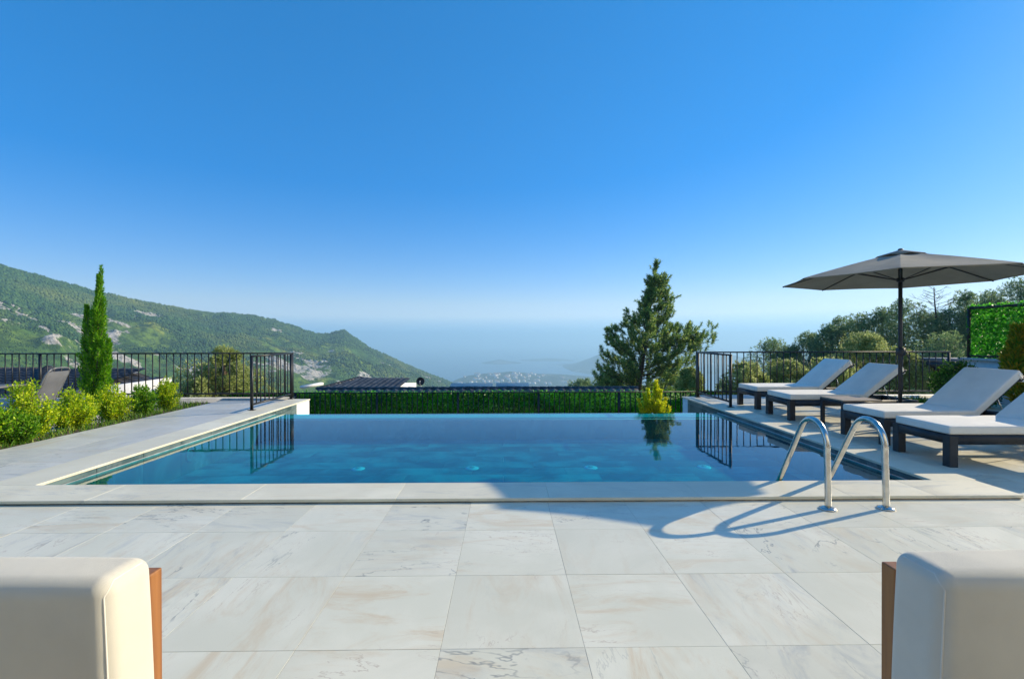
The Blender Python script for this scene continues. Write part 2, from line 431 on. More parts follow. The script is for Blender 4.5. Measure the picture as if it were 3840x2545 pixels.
# ---- hill materials: vegetation colours, limestone where the attribute says rock
def hill_material(name, g1, g2, g3, rockc, sc=1.0):
    t = NT(name); p = t.pos()
    at_ = t.n('Attribute', {'attribute_name': 'rock'}).outputs['Fac']
    n1 = t.noise(p, .007 * sc, 5, .6); n2 = t.noise(p, .08 * sc, 5, .7); n3 = t.noise(p, .018 * sc, 4, .6)
    c = t.mix(t.ramp(n1, .38, .62), g1, g2)
    c = t.mix(t.ramp(n3, .55, .72), c, g3)
    c = t.mix(t.ramp(n2, .38, .60), tuple(x * .5 for x in g1), c)
    rk = t.ramp(t.math('ADD', at_, t.math('MULTIPLY', t.math('SUBTRACT', n2, .5), .9)), .42, .58)
    rc = t.mix(t.ramp(t.noise(p, .16 * sc, 4, .7), .35, .62), tuple(x * .45 for x in rockc), rockc)
    c = t.mix(rk, c, rc)
    t.pbr(c, .95, 0, t.bump(t.noise(p, .09 * sc, 6, .7), 1.0, 5.0 / sc), .1)
    return t.m
M['hill'] = hill_material('hillside_scrub', (.070, .150, .022), (.17, .25, .026), (.34, .33, .04), (.50, .47, .42))
M['headland'] = hill_material('headland_scrub', (.055, .085, .04), (.085, .11, .045), (.15, .14, .08), (.40, .36, .30))

def add_attr(me, name, vals):
    a = me.attributes.new(name, 'FLOAT', 'POINT'); a.data.foreach_set('value', np.asarray(vals, np.float32).ravel())

# ---- the long mountain on the left
RU = [(-500, 560), (-200, 585), (0, 614), (60, 628), (100, 640), (180, 660), (250, 680), (350, 700), (440, 717), (500, 728), (540, 727), (590, 731), (640, 741), (690, 757), (735, 772), (765, 772), (778, 766), (798, 766), (815, 776), (850, 800), (900, 825), (950, 848), (1000, 868), (1045, 886), (1080, 905)]
ru = np.array([PX(a) for a, b in RU]); re_ = np.array([PE(b) for a, b in RU])
NU, NT_ = 620, 230
uu = np.linspace(-1.5, -.085, NU)
eR = np.interp(uu, ru, re_) + .0022 * (fbm(uu * 45, uu * 0, 4, 3) - .5)
YR = 760 + (uu - (-1.08)) * 760; YR = np.clip(YR, 620, 1560)
zR = 1.29 + eR * YR; YB = YR * .40; zB = 1.29 - .175 * YB
tt = np.concatenate([np.linspace(0, 1, NT_), np.linspace(1.01, 1.35, 14)])
Tg, Ug = np.meshgrid(tt, uu, indexing='ij')
YRg, YBg, zRg, zBg = YR[None], YB[None], zR[None], zB[None]
Yg = YBg + (YRg - YBg) * Tg; Xg = Ug * Yg
s_ = np.clip(Tg, 0, 1); prof = .78 * s_ + .22 * s_ * s_ * (3 - 2 * s_)
Zg = zBg + (zRg - zBg) * prof
back = np.clip(Tg - 1, 0, 1); Zg = Zg - back * 420 * (1 + 0 * Zg)
ridge_fade = np.clip((1 - s_) * 3.2, 0, 1) * np.clip(s_ * 5, .3, 1)
rav = np.abs(fbm(Xg / 170, Yg / 270, 4, 11) - .5) * 2
fine = fbm(Xg / 32, Yg / 32, 4, 5) - .5
Zg = Zg + ridge_fade * ((rav - .3) * 46 + fine * 16) + (1 - ridge_fade) * fine * 5 * (Tg <= 1)
# limestone outcrops: scattered, plus the big ones seen from the terrace
rockn = fbm(Xg / 75, Yg / 60, 5, 21, .62) + .10 * (1 - s_)
rock = np.clip((rockn - .62) * 5.5, 0, .60)
ang_e = (Zg - 1.29) / Yg; ang_u = Ug
for cx, cy, wx, wy, am in [(140, 795, 48, 17, 1.0), (30, 740, 34, 7, .8), (275, 768, 30, 9, .9), (85, 716, 14, 6, .6), (325, 733, 30, 8, .7), (480, 792, 42, 8, .7), (600, 781, 22, 7, .7),
                           (380, 812, 30, 12, .7), (640, 845, 26, 14, .7), (720, 868, 40, 16, .8), (845, 868, 24, 10, .9), (60, 636, 26, 4, .7), (285, 684, 20, 4, .6), (540, 845, 50, 20, .5), (300, 850, 60, 14, .5), (1000, 880, 26, 8, .6), (680, 790, 16, 5, .5), (900, 862, 22, 7, .5)]:
    d = ((ang_u - PX(cx)) / (wx / 1082)) ** 2 + ((ang_e - PE(cy)) / (wy / 1082)) ** 2
    rock = np.maximum(rock, .88 * am * np.exp(-d * .9) * (.15 + 1.3 * fbm(Xg / 26, Yg / 20, 4, 31)))
crag = np.exp(-(((ang_u - PX(140)) / (46 / 1082)) ** 2 + ((ang_e - PE(797)) / (14 / 1082)) ** 2))
Zg = Zg + crag * 11 + np.clip(rock - .5, 0, 1) * 10
me = grid_mesh('mountain', Xg, Yg, Zg, 'hill'); add_attr(me, 'rock', rock)
tag(obj('mountain', me), kind='structure')

# ---- wood and scrub on the mountain: nobody could count it
nt = 90000
ti = rng.random(nt) ** .8 * (NT_ - 2); ui = rng.random(nt) * (NU - 2)
a, b = ti.astype(int), ui.astype(int); fa, fb = ti - a, ui - b
def samp(A): return (A[a, b] * (1 - fa) + A[a + 1, b] * fa) * (1 - fb) + (A[a, b + 1] * (1 - fa) + A[a + 1, b + 1] * fa) * fb
px, py, pz, pr = samp(Xg), samp(Yg), samp(Zg), samp(rock)
dens = fbm(px / 110, py / 90, 4, 41, .6) + .55 * (ti / NT_ - .45)
keep = (pr < .45) & (dens + rng.random(nt) * .28 > .56)
px, py, pz, dens = px[keep], py[keep], pz[keep], dens[keep]
k = len(px); hgt = (2.2 + 5.5 * np.clip((dens - .42) * 4, 0, 1)) * rng.uniform(.6, 1.25, k) * (py / 1000) ** .35 * .72; wid = hgt * rng.uniform(.40, .62, k)
base = np.array([(0, 0, 0.), (1, 0, .45), (.31, .95, .4), (-.81, .59, .5), (-.81, -.59, .42), (.31, -.95, .5), (.05, .05, 1.)])
an = rng.random(k) * 6.28; cs, sn = np.cos(an), np.sin(an)
bx = base[None, :, 0] * cs[:, None] - base[None, :, 1] * sn[:, None]; by = base[None, :, 0] * sn[:, None] + base[None, :, 1] * cs[:, None]
V = np.stack([px[:, None] + bx * wid[:, None], py[:, None] + by * wid[:, None], pz[:, None] + (base[None, :, 2] * 1.15 - .15) * hgt[:, None]], -1).reshape(-1, 3)
o_ = np.arange(k)[:, None] * 7
T1 = np.concatenate([o_ + np.array([[6, i, i % 5 + 1]]) for i in range(1, 6)]); T2 = np.concatenate([o_ + np.array([[0, i % 5 + 1, i]]) for i in range(1, 6)])
t = NT('mountain_trees'); g = t.t.nodes.new('ShaderNodeNewGeometry')
c = t.mix(g.outputs['Random Per Island'], (.018, .062, .022), (.085, .160, .034))
c = t.mix(t.ramp(t.noise(g.outputs['Position'], .004, 3), .5, .68), c, (.16, .19, .035))
t.pbr(c, .95, spec=.1); M['mountain_trees'] = t.m
tag(obj('mountain_wood', mesh_np('mountain_wood', V, [np.concatenate([T1, T2])], 'mountain_trees')),
    'scrub and pine wood covering the long mountain', 'wood', kind='stuff')
# boulders on the outcrops: one mass
nb = 16000
ti = rng.random(nb) * (NT_ - 2); ui = rng.random(nb) * (NU - 2); a, b = ti.astype(int), ui.astype(int); fa, fb = ti - a, ui - b
pr = samp(rock); kk = pr > .50 + .15 * rng.random(nb); a, b, fa, fb = a[kk], b[kk], fa[kk], fb[kk]
px, py, pz = samp(Xg), samp(Yg), samp(Zg); k = len(px)
sz = rng.uniform(1.0, 3.6, k) * (py / 800); jit = rng.uniform(.6, 1.4, (k, 7, 3)); q = base.copy(); q[:, 2] = q[:, 2] * .9 - .25
V = (q[None] * jit * sz[:, None, None] * np.array([1.25, .8, .85]) + np.stack([px, py, pz], -1)[:, None]).reshape(-1, 3)
o_ = np.arange(k)[:, None] * 7
T1 = np.concatenate([o_ + np.array([[6, i, i % 5 + 1]]) for i in range(1, 6)]); T2 = np.concatenate([o_ + np.array([[0, i % 5 + 1, i]]) for i in range(1, 6)])
tag(obj('limestone_boulders', mesh_np('limestone_boulders', V, [np.concatenate([T1, T2])], 'rock')), 'pale limestone boulders strewn over the mountain outcrops', 'boulders', kind='stuff')

# ---- headlands and islands in the haze
def ridge_hill(name, sil, Yc, depth, mat, rough=10, seed=1, n=220, foot=None):
    us = np.array([PX(a) for a, b in sil]); es = np.array([PE(b) for a, b in sil])
    u = np.linspace(us[0], us[-1], n); zr = 1.29 + np.interp(u, us, es) * Yc
    v = np.linspace(-1, 1, 60); Vg, U2 = np.meshgrid(v, u, indexing='ij')
    Yy = Yc + Vg * depth; Xx = U2 * Yc
    fall = np.cos(np.clip(np.abs(Vg), 0, 1) * math.pi / 2) ** 1.3
    Zz = SEA - 6 + (zr[None] - SEA + 6) * fall + (fbm(Xx / 130, Yy / 130, 5, seed) - .5) * rough * np.clip(1.2 - fall, .15, 1)
    me = grid_mesh(name, Xx, Yy, Zz, mat); add_attr(me, 'rock', np.clip((fbm(Xx / 90, Yy / 90, 4, seed + 9) - .55) * 3, 0, .6))
    o = tag(obj(name, me), kind='structure'); return (Xx, Yy, Zz)
town_grid = ridge_hill('headland', [(985, 912), (1030, 893), (1050, 880), (1080, 869), (1120, 864), (1150, 862), (1180, 859), (1215, 863), (1260, 866), (1300, 867), (1360, 872), (1450, 880), (1560, 895), (1700, 915)], 3000, 600, 'headland', 16, 3)
ridge_hill('far_headland', [(1180, 880), (1230, 868), (1270, 862), (1300, 853), (1345, 838), (1420, 806), (1500, 790), (1600, 802), (1660, 812), (1740, 835), (1850, 862), (1950, 880)], 4600, 800, 'headland', 30, 8)
ridge_hill('island', [(1105, 840), (1125, 836), (1140, 833), (1155, 830), (1172, 834), (1190, 836), (1210, 839)], 5600, 320, 'headland', 8, 12, 80)
ridge_hill('island', [(1190, 834), (1215, 831), (1245, 829), (1270, 828), (1300, 829), (1330, 833)], 6200, 300, 'headland', 8, 15, 80)
ridge_hill('island', [(1225, 856), (1250, 851), (1280, 848), (1310, 845), (1345, 843), (1400, 850)], 5300, 320, 'headland', 8, 19, 80)

# ---- ground falling away round the terrace
def ground_z(X, Y):
    X = np.asarray(X, float); Y = np.asarray(Y, float)
    z = -1.45 - np.clip(Y - 15.5, 0, 80) * .17 - np.clip(Y - 95.5, 0, 2000) * .30
    z = z + np.clip(X - 8, 0, 70) * .16 * np.clip((Y - 10) / 14, 0, 1) - np.clip(-X - 9, 0, 60) * .04
    return z
gx = np.linspace(-110, 120, 150); gy = np.concatenate([np.linspace(9.6, 60, 90), np.linspace(62, 520, 70)])
Xs, Ys = np.meshgrid(gx, gy); Xs = Xs * (1 + np.clip(Ys - 60, 0, 900) * .006)
Zs = ground_z(Xs / (1 + np.clip(Ys - 60, 0, 900) * .006), Ys) + (fbm(Xs / 4, Ys / 4, 4, 2) - .5) * .5 * np.clip((Ys - 15) / 10, 0, 1)
t = NT('dry_hill_ground'); p = t.pos()
c = t.mix(t.ramp(t.noise(p, .6, 5, .65), .38, .62), (.09, .085, .04), (.20, .17, .10)); c = t.mix(t.ramp(t.noise(p, 2.5, 4), .5, .7), c, (.07, .10, .025))
t.pbr(c, .95, 0, t.bump(t.noise(p, 6, 5), .6, .05), .1); M['dry_ground'] = t.m
tag(obj('ground', grid_mesh('ground', Xs, Ys, Zs, 'dry_ground')), kind='structure')

# ================================================================== TERRACE
PX0, PX1, PY0, PY1 = -4.03, 3.75, 4.07, 8.22       # pool opening, inside the coping
WZ = -0.038                                        # water level
mb = MB()
mb.box(-14, 14, -6, 3.69, -1.6, -.0012).box(-5.86, -4.44, 3.70, 9.74, -1.6, -.0012).box(4.14, 9.54, 3.70, 9.86, -1.6, -.0012)
terrace = tag(mb.build('terrace', 'grout'), kind='structure')
tile_me = {}
def tile_mesh(w, d, mat):
    key = (round(w, 3), round(d, 3), mat)
    if key not in tile_me: tile_me[key] = rbox_mesh('marble_tile', w - .0018, d - .0018, .03, .0004, mat, 1, smooth=False)
    return tile_me[key]
def lay(x0, x1, y0, y1, gx0, gy0, mat, keep=None):
    i0 = math.floor((x0 - gx0) / .6 + 1e-6)
    while gx0 + i0 * .6 < x1 - 1e-4:
        a0, a1 = max(x0, gx0 + i0 * .6), min(x1, gx0 + (i0 + 1) * .6)
        j0 = math.floor((y0 - gy0) / .6 + 1e-6)
        while gy0 + j0 * .6 < y1 - 1e-4:
            b0, b1 = max(y0, gy0 + j0 * .6), min(y1, gy0 + (j0 + 1) * .6)
            if a1 - a0 > .03 and b1 - b0 > .03 and (keep is None or keep((a0 + a1) / 2, (b0 + b1) / 2)):
                full = a1 - a0 > .599 and b1 - b0 > .599
                o = obj('marble_tile', tile_mesh(a1 - a0, b1 - b0, mat), terrace, ((a0 + a1) / 2, (b0 + b1) / 2, -.03 + random.uniform(-.0004, .0004)),
                        (0, 0, random.choice((0, 1, 2, 3)) * math.pi / 2 if full else random.choice((0, math.pi))))
            j0 += 1
        i0 += 1
view = lambda x, y: abs(x) < 1.22 * y + .9 and y > .6
lay(-5.67, 8.7, .14, 3.69, -1.4715, 3.143 - .6 * 5, 'marble', view)
lay(-5.86, -4.44, 3.70, 9.74, -1.4715 - .05, 3.743, 'marble_sky_sheen')
lay(4.14, 9.54, 3.70, 9.86, -1.4715, 3.743, 'marble')

# ---- pool
mb = MB()
mb.box(PX0 - .40, PX0 - .012, PY0 - .36, 9.70, -1.6, .0085)              # left wall
mb.box(PX1 + .012, PX1 + .38, PY0 - .36, 9.90, -1.6, .0085)              # right wall
mb.box(PX0 - .012, PX1 + .012, PY0 - .36, PY0 - .012, -1.6, .0085)       # near wall
mb.box(PX0 - .012, PX1 + .012, PY1 - .34, PY1, -1.6, WZ - .045)          # overflow wall
mb.box(PX0 - .012, PX1 + .012, PY0 - .012, PY1 - .34, -1.6, -.445)       # floor slab
pool = tag(mb.build('pool', 'plaster'), kind='structure')
# floor tiles (1.2 x 0.3 stone planks)
def pieces(x0, x1, step, off=0.0):
    out = []; x = x0 - off
    while x < x1 - 1e-4:
        a0, a1 = max(x, x0), min(x + step, x1)
        if a1 - a0 > .02: out.append((a0, a1))
        x += step
    return out
pm = {}
def piece_mesh(w, d, h, mat, name, gap=.004, bev=.001):
    key = (round(w, 3), round(d, 3), round(h, 3), mat)
    if key not in pm: pm[key] = rbox_mesh(name, w - gap, d - gap, h, bev, mat, 1, smooth=False)
    return pm[key]
for r_, (b0, b1) in enumerate(pieces(PY0, PY1 - .35, .30)):
    for a0, a1 in pieces(PX0, PX1, 1.2, (r_ % 3) * .4):
        obj('floor_tile', piece_mesh(a1 - a0, b1 - b0, .02, 'pool_floor', 'floor_tile'), pool, ((a0 + a1) / 2, (b0 + b1) / 2, -.443 + random.uniform(-.001, .001)))
# wall tiles: one band above the water, one below
def wall_side(x, y0, y1, sgn):
    for z0, z1 in ((-.060, .0085), (-.44, -.064)):
        for b0, b1 in pieces(y0, y1, .6):
            obj('wall_tile', piece_mesh(.010, b1 - b0, z1 - z0, 'pool_tile', 'wall_tile', .0), pool, (x - sgn * .006, (b0 + b1) / 2, z0)).scale = (1, (b1 - b0 - .005) / (b1 - b0), 1)
wall_side(PX0, PY0, 9.10, 1); wall_side(PX1, PY0, 9.60, -1)
for z0, z1 in ((-.060, .0085), (-.44, -.064)):
    for a0, a1 in pieces(PX0 + .01, PX1 - .01, .6):
        obj('wall_tile', piece_mesh(a1 - a0, .010, z1 - z0, 'pool_tile', 'wall_tile', .0), pool, ((a0 + a1) / 2, PY0 - .006, z0)).scale = ((a1 - a0 - .005) / (a1 - a0), 1, 1)
for a0, a1 in pieces(PX0 + .01, PX1 - .01, .6):
    obj('wall_tile', piece_mesh(a1 - a0, .010, .35, 'pool_tile', 'wall_tile', .0), pool, ((a0 + a1) / 2, PY1 - .346, -.44))
# pale stones of the overflow lip and pale strip at the waterline
for a0, a1 in pieces(PX0, PX1, 1.2):
    obj('lip_stone', piece_mesh(a1 - a0, .34, .028, 'coping', 'lip_stone', .003, .004), pool, ((a0 + a1) / 2, PY1 - .17, WZ - .043))
mb = MB(); mb.box(PX0 + .002, PX0 + .022, PY0, PY1, WZ - .03, WZ + .003).box(PX1 - .022, PX1 - .002, PY0, PY1, WZ - .03, WZ + .003)
mb.build('waterline_strip', 'concrete', pool)
# coping slabs
cop = {}
def coping(a0, a1, b0, b1):
    key = (round(a1 - a0, 3), round(b1 - b0, 3))
    if key not in cop: cop[key] = rbox_mesh('coping_slab', a1 - a0 - .0008, b1 - b0 - .0008, .024, .0025, 'coping', 2, smooth=False)
    obj('coping_slab', cop[key], pool, ((a0 + a1) / 2, (b0 + b1) / 2, .010))
xs = [-5.66 + .0, -4.46, -3.26, -2.06, -.86, .34, 1.54, 2.74, 3.42, 4.12]
for a0, a1 in zip(xs[:-1], xs[1:]): coping(a0, a1, 3.665, PY0)
for b0, b1 in pieces(PY0, 9.72, 1.2): coping(PX0 - .42, PX0, b0, b1)
for b0, b1 in pieces(PY0, 9.92, 1.2): coping(PX1, PX1 + .40, b0, b1)
mb = MB(); mb.box(-5.66, 4.115, 3.677, 3.70, -.0025, .0095); mb.build('mortar_gap', 'gap', pool)
# inlets on the floor and wall
disc = MB().lathe([(0, .012), (.055, .012), (.085, .006), (.09, 0)], 20).mesh('inlet', 'pale_light', True)
for x in (-1.93, -.44, 1.12, 2.62):
    o = obj('inlet', disc, pool, (x, 6.15, -.4225))
    obj('inlet_grille', MB().lathe([(0, .0), (.035, .0), (.035, .004), (0, .004)], 16).mesh('inlet_grille', 'concrete'), o, (0, 0, .011))
obj('inlet', MB().lathe([(.06, 0), (.085, .012), (.10, 0)], 24).mesh('inlet', 'pool_tile', True), pool, (PX0 + .008, 6.05, -.20), (0, R(90), 0))

# water: clear, mirror by Schlick, faint ripples
t = NT('pool_water'); p = t.pos()
mp = t.n('Mapping', None, Vector=p, Scale=(1.0, 2.4, 1.0)).outputs[0]
rip = t.math('ADD', t.math('MULTIPLY', t.noise(mp, 2.3, 3, .5), 1.0), t.math('MULTIPLY', t.noise(mp, 9.0, 2, .5), .12))
nb_ = t.bump(rip, .032, .02)
lw = t.n('LayerWeight', None, Blend=.5, Normal=nb_).outputs['Facing']
fac = t.math('ADD', .02, t.math('MULTIPLY', t.math('POWER', lw, 5.0), .98), clamp=True)
tr = t.n('BsdfTransparent', None, Color=(.09, .73, .80)); gl = t.n('BsdfGlossy', None, Color=(1., 1., 1.), Roughness=.0, Normal=nb_)
ms = t.n('MixShader'); t.set(ms, 0, fac); t.t.links.new(tr.outputs[0], ms.inputs[1]); t.t.links.new(gl.outputs[0], ms.inputs[2]); t.t.links.new(ms.outputs[0], t.out.inputs[0])
M['water'] = t.m
Xs, Ys = np.meshgrid(np.linspace(PX0 + .001, PX1 - .001, 30), np.linspace(PY0 + .001, PY1 - .004, 20))
tag(obj('pool_water', grid_mesh('pool_water', Xs, Ys, np.full_like(Xs, WZ), 'water')), kind='structure')

# ---- planting bed, side garden, kerbs
Xs, Ys = np.meshgrid(np.linspace(-6.75, -5.87, 12), np.linspace(2.5, 9.7, 60))
tag(obj('planting_bed', grid_mesh('planting_bed', Xs, Ys, -.03 + .05 * (fbm(Xs * 5, Ys * 5, 3, 6) - .5) - .12 * np.clip((-Xs - 6.4) * 4, 0, 1), 'soil')), kind='structure')
mb = MB(); mb.box(-14, -6.7, 2.5, 9.7, -1.6, -.25); tag(mb.build('garden_terrace', 'concrete'), kind='structure')
mb = MB(); mb.box(-14, -4.47, 9.75, 9.93, -1.6, .045); tag(mb.build('kerb', 'concrete'), kind='structure')
mb = MB(); mb.box(4.17, 9.54, 9.87, 10.05, -1.6, .045); tag(mb.build('kerb', 'plaster'), kind='structure')

# ---- unseen house added behind the camera to bounce warm light
vl = empty('bounce_villa', (0, -3.2, 0)); tag(vl, 'unseen cream house with glass doors, added behind the terrace to bounce warm light', 'bounce_villa')
MB().box(-10, 10, -.4, 0, -.005, 6.2).build('wall', plain('cream_render', (.82, .76, .62), .9, var=.04), vl)
for x in (-6.5, -3.0, 3.0, 6.5):
    w_ = MB().box(x - .8, x + .8, .002, .05, .05, 2.3).build('door', 'dark_frame', vl); MB().box(x - .72, x + .72, .051, .055, .13, 2.22).build('pane', 'glass_panel', w_)
MB().box(-10.3, 10.3, -.5, .35, 6.201, 6.4).build('roof_slab', 'plaster', vl)

# ================================================================== RAILINGS
bal_me = {}
def railing(label, p0, p1, posts, zb, ztop, group, spacing=.143, bottom=.115):
    """p0,p1 ends on plan; posts = distances along the run where a post stands"""
    a, b = np.array(p0, float), np.array(p1, float); L = np.linalg.norm(b - a); ang = math.atan2(b[1] - a[1], b[0] - a[0])
    r = empty('railing', (a[0], a[1], 0), ang); tag(r, label, 'railing', group)
    MB().box(-.02, L + .02, -.02, .02, ztop - .028, ztop).build('top_rail', 'black_metal', r)
    MB().box(.021, L - .021, -.014, .014, bottom, bottom + .03).build('bottom_rail', 'black_metal', r)
    for d in posts:
        po = MB().box(d - .02, d + .02, -.0195, .0195, zb, ztop - .029).build('post', 'black_metal', r)
        MB().box(d - .05, d + .05, -.05, .05, zb, zb + .008).build('base_plate', 'black_metal', po)
    h = ztop - .0285 - (bottom + .0305)
    key = round(h, 4)
    if key not in bal_me: bal_me[key] = MB().box(-.0075, .0075, -.0075, .0075, 0, h).mesh('baluster', 'black_metal')
    ps = sorted(posts)
    for q0, q1 in zip(ps[:-1], ps[1:]):
        n = max(1, round((q1 - q0) / spacing))
        for i in range(1, n): obj('baluster', bal_me[key], r, (q0 + (q1 - q0) * i / n, 0, bottom + .0303))
    return r
G = 'black metal railings round the pool terrace'
railing('black railing running left from the pool corner behind the green bushes', (-4.45, 9.84), (-13.2, 9.84), [0, 5.19, 8.75], .045, .985, G)
railing('short black railing on the coping left of the pool', (-4.42, 8.22), (-4.42, 9.72), [0, 1.5], .034, .985, G, .15)
railing('short black railing on the coping right of the pool', (4.05, 8.38), (4.05, 9.80), [0, 1.42], .034, .985, G, .15)
railing('long black railing behind the sun loungers on the right', (4.09, 9.95), (9.54, 9.95), [0, 5.45], .045, .985, G)

# ================================================================== IVY SCREENS
def leaf_screen(w, h, n, size, thick=.07):
    P = np.stack([rng.uniform(0, w, n), rng.normal(0, thick / 2.5, n), rng.uniform(-.02, h + .03, n)], 1)
    D = rng.normal(size=(n, 3)); D[:, 1] -= .8; D[:, 2] -= .3
    return P, D, rng.uniform(.7, 1.3, n) * size
HY = 13.2
scr = empty('ivy_screen_fence', (-8.2, HY, -1.45)); tag(scr, 'long low fence of artificial ivy with black bars beyond the pool edge', 'fence')
ztop = 1.29 + PE(905) * HY + 1.45; Ls = 16.0
P, D, Lf = leaf_screen(Ls, ztop - .02, 34000, .06)
P[:, 1] += .09
obj('ivy_leaves', leaves_mesh('ivy_leaves', P, D, Lf, Lf * .8, 'l_ivy'), scr)
MB().box(0, Ls, .125, .128, 0, ztop - .03).build('backing_mesh', 'l_ivy', scr)
MB().box(0, Ls, -.02, .02, ztop - .03, ztop).build('top_rail', 'black_metal', scr)
MB().box(0, Ls, -.014, .014, .10, .13).build('bottom_rail', 'black_metal', scr)
bm_ = MB().box(-.011, .011, -.011, .011, 0, ztop - .162).mesh('baluster', 'black_metal')
for i in range(1, int(Ls / .143)): obj('baluster', bm_, scr, (i * .143, 0, .131))
pm_ = MB().box(-.03, .03, -.0185, .0185, 0, ztop - .0305).mesh('post', 'black_metal')
for i in range(0, 8): obj('post', pm_, scr, (.05 + i * 2.27, .0, 0))

# right boundary: white wall with an ivy panel above it
bw = empty('boundary_wall', (9.56, 2.2, 0)); tag(bw, 'white boundary wall with pale cap at the right edge behind the loungers', 'wall')
MB().box(.02, .26, 0, 7.5, -1.5, .80).build('wall', 'plaster', bw)
MB().box(-.03, .31, -.03, 7.55, .80, .86).build('cap', 'concrete', bw)
ip = empty('ivy_hedge_screen', (9.68, 9.62, .86), R(-90)); tag(ip, 'bright green ivy privacy screen in a black frame on the white wall', 'hedge screen')
PW, PH = 7.3, 1.05
P, D, Lf = leaf_screen(PW, PH, 34000, .05, .08); D[:, 1] *= 1.0
obj('ivy_leaves', leaves_mesh('ivy_leaves', P, D, Lf, Lf * .8, 'l_ivy_b'), ip)
fr = MB(); fr.box(0, PW, -.075, -.045, PH - .05, PH).box(0, PW, -.075, -.045, .02, .06)
fr.build('frame', 'black_metal', ip)
for x in (0.0, 1.83, 3.65, 5.47, 7.26): MB().box(x, x + .045, -.08, -.04, .0, PH).build('post', 'black_metal', ip)

# ================================================================== LOUNGERS
def lounger():
    r = empty('sun_lounger')
    Wd = .70; L = 1.98
    f = MB()
    f.box(0, L, -Wd / 2, -Wd / 2 + .045, .225, .315).box(0, L, Wd / 2 - .045, Wd / 2, .225, .315)
    f.box(.0, .045, -Wd / 2 + .046, Wd / 2 - .046, .227, .313).box(L - .045, L, -Wd / 2 + .046, Wd / 2 - .046, .227, .313)
    for i in range(9): f.box(.10 + i * .115, .17 + i * .115, -Wd / 2 + .046, Wd / 2 - .046, .286, .306)
    f.build('frame', 'dark_frame', r)
    lm = rbox_mesh('leg', .085, .085, .312, .004, 'dark_frame', 1, smooth=False)
    for x in (.041, L - .30):
        for y in (-Wd / 2 + .040, Wd / 2 - .040): obj('leg', lm, r, (x, y, 0))
    c1 = soft_box('seat_cushion', 1.16, Wd - .03, .085, .018, 'cushion', (.002, .003, .007), 3)
    obj('seat_cushion', c1, r, (.595, 0, .318))
    def piping(L_, W_, T_, rr=.018):
        d = rr * .2929; loop = []
        x, y = L_ / 2 - d, W_ / 2 - d
        for cx_, cy_, a_ in ((x - .03, y - .03, 0), (-x + .03, y - .03, 90), (-x + .03, -y + .03, 180), (x - .03, -y + .03, 270)):
            loop += [(cx_ + .03 * math.cos(R(a_ + q_)), cy_ + .03 * math.sin(R(a_ + q_)), T_ - d) for q_ in (0, 30, 60, 90)]
        return MB().tube(loop + loop[:1], .0026, 5, False)
    piping(1.16, Wd - .03, .0855).build('piping', 'cushion', r.children[-1], smooth=True)
    bk = empty('backrest', (1.18, 0, .322)); bk.parent = r; bk.rotation_euler = (0, R(-40), 0)
    fm = MB(); fm.box(0, .76, -Wd / 2 + .05, -Wd / 2 + .085, -.03, .0).box(0, .76, Wd / 2 - .085, Wd / 2 - .05, -.03, .0)
    for i in range(6): fm.box(.04 + i * .125, .11 + i * .125, -Wd / 2 + .086, Wd / 2 - .086, -.026, -.006)
    fm.box(.70, .79, -Wd / 2 + .03, Wd / 2 - .03, -.045, -.031)
    fm.build('back_frame', 'dark_frame', bk)
    c2 = soft_box('back_cushion', .76, Wd - .03, .085, .018, 'cushion', (.002, .003, .008), 3)
    obj('back_cushion', c2, bk, (.385, 0, .004))
    piping(.76, Wd - .03, .0855).build('piping', 'cushion', bk, (.385, 0, .004), smooth=True)
    MB().box(.70, .735, -Wd / 2 + .012, -Wd / 2 + .0145, -.012, .06).box(.70, .735, -Wd / 2 + .012, Wd / 2 - .012, -.05, -.0465).build('strap', 'cushion', bk)
    MB().tube([(1.62, Wd / 2 - .10, .31), (1.50, Wd / 2 - .10, .56)], .008, 8).build('support_strut', 'steel', r, smooth=True)
    MB().tube([(1.62, -Wd / 2 + .10, .31), (1.50, -Wd / 2 + .10, .56)], .008, 8).build('support_strut', 'steel', r, smooth=True)
    return r
def copy_tree(o, parent=None):
    c = o.copy(); COL.objects.link(c); c.parent = parent
    for ch in o.children: copy_tree(ch, c)
    return c
L0 = lounger()
LS = [((4.40, 4.92), -1.0, 'nearest dark framed sun lounger with white cushion, cut off by the right edge'),
      ((4.49, 5.855), 1.3, 'white cushioned sun lounger second from the camera, just before the parasol pole'),
      ((4.40, 7.525), -1.0, 'white cushioned sun lounger just beyond the small wooden side table'),
      ((4.48, 8.65), .4, 'farthest white cushioned sun lounger beside the black railing')]
for i, ((x, y), rz, lab) in enumerate(LS):
    o = L0 if i == 0 else copy_tree(L0)
    o.location = (x, y, .0005); o.rotation_euler = (0, 0, R(rz)); tag(o, lab, 'sun lounger', 'sun loungers in a row beside the pool')
    for ch in o.children:
        if ch.name.startswith('backrest'): ch.rotation_euler = (0, R((-39, -41, -38, -40.5)[i]), 0)

# ---- side table
st = empty('side_table', (4.98, 6.70, 0)); tag(st, 'small side table with slatted wooden top and dark legs between loungers', 'table')
for i in range(6): obj('slat', piece_mesh(.56, .075, .018, 'slat_wood', 'slat', .0, .002), st, (0, -.1975 + i * .079, .392))
f = MB(); f.box(-.28, .28, -.24, -.205, .345, .3915).box(-.28, .28, .205, .24, .345, .3915).box(-.28, -.245, -.204, .204, .345, .3915).box(.245, .28, -.204, .204, .345, .3915)
f.build('frame', 'dark_frame', st)
lm = rbox_mesh('leg', .045, .045, .344, .002, 'dark_frame', 1, smooth=False)
for x in (-.255, .255):
    for y in (-.215, .215): obj('leg', lm, st, (x, y, 0))

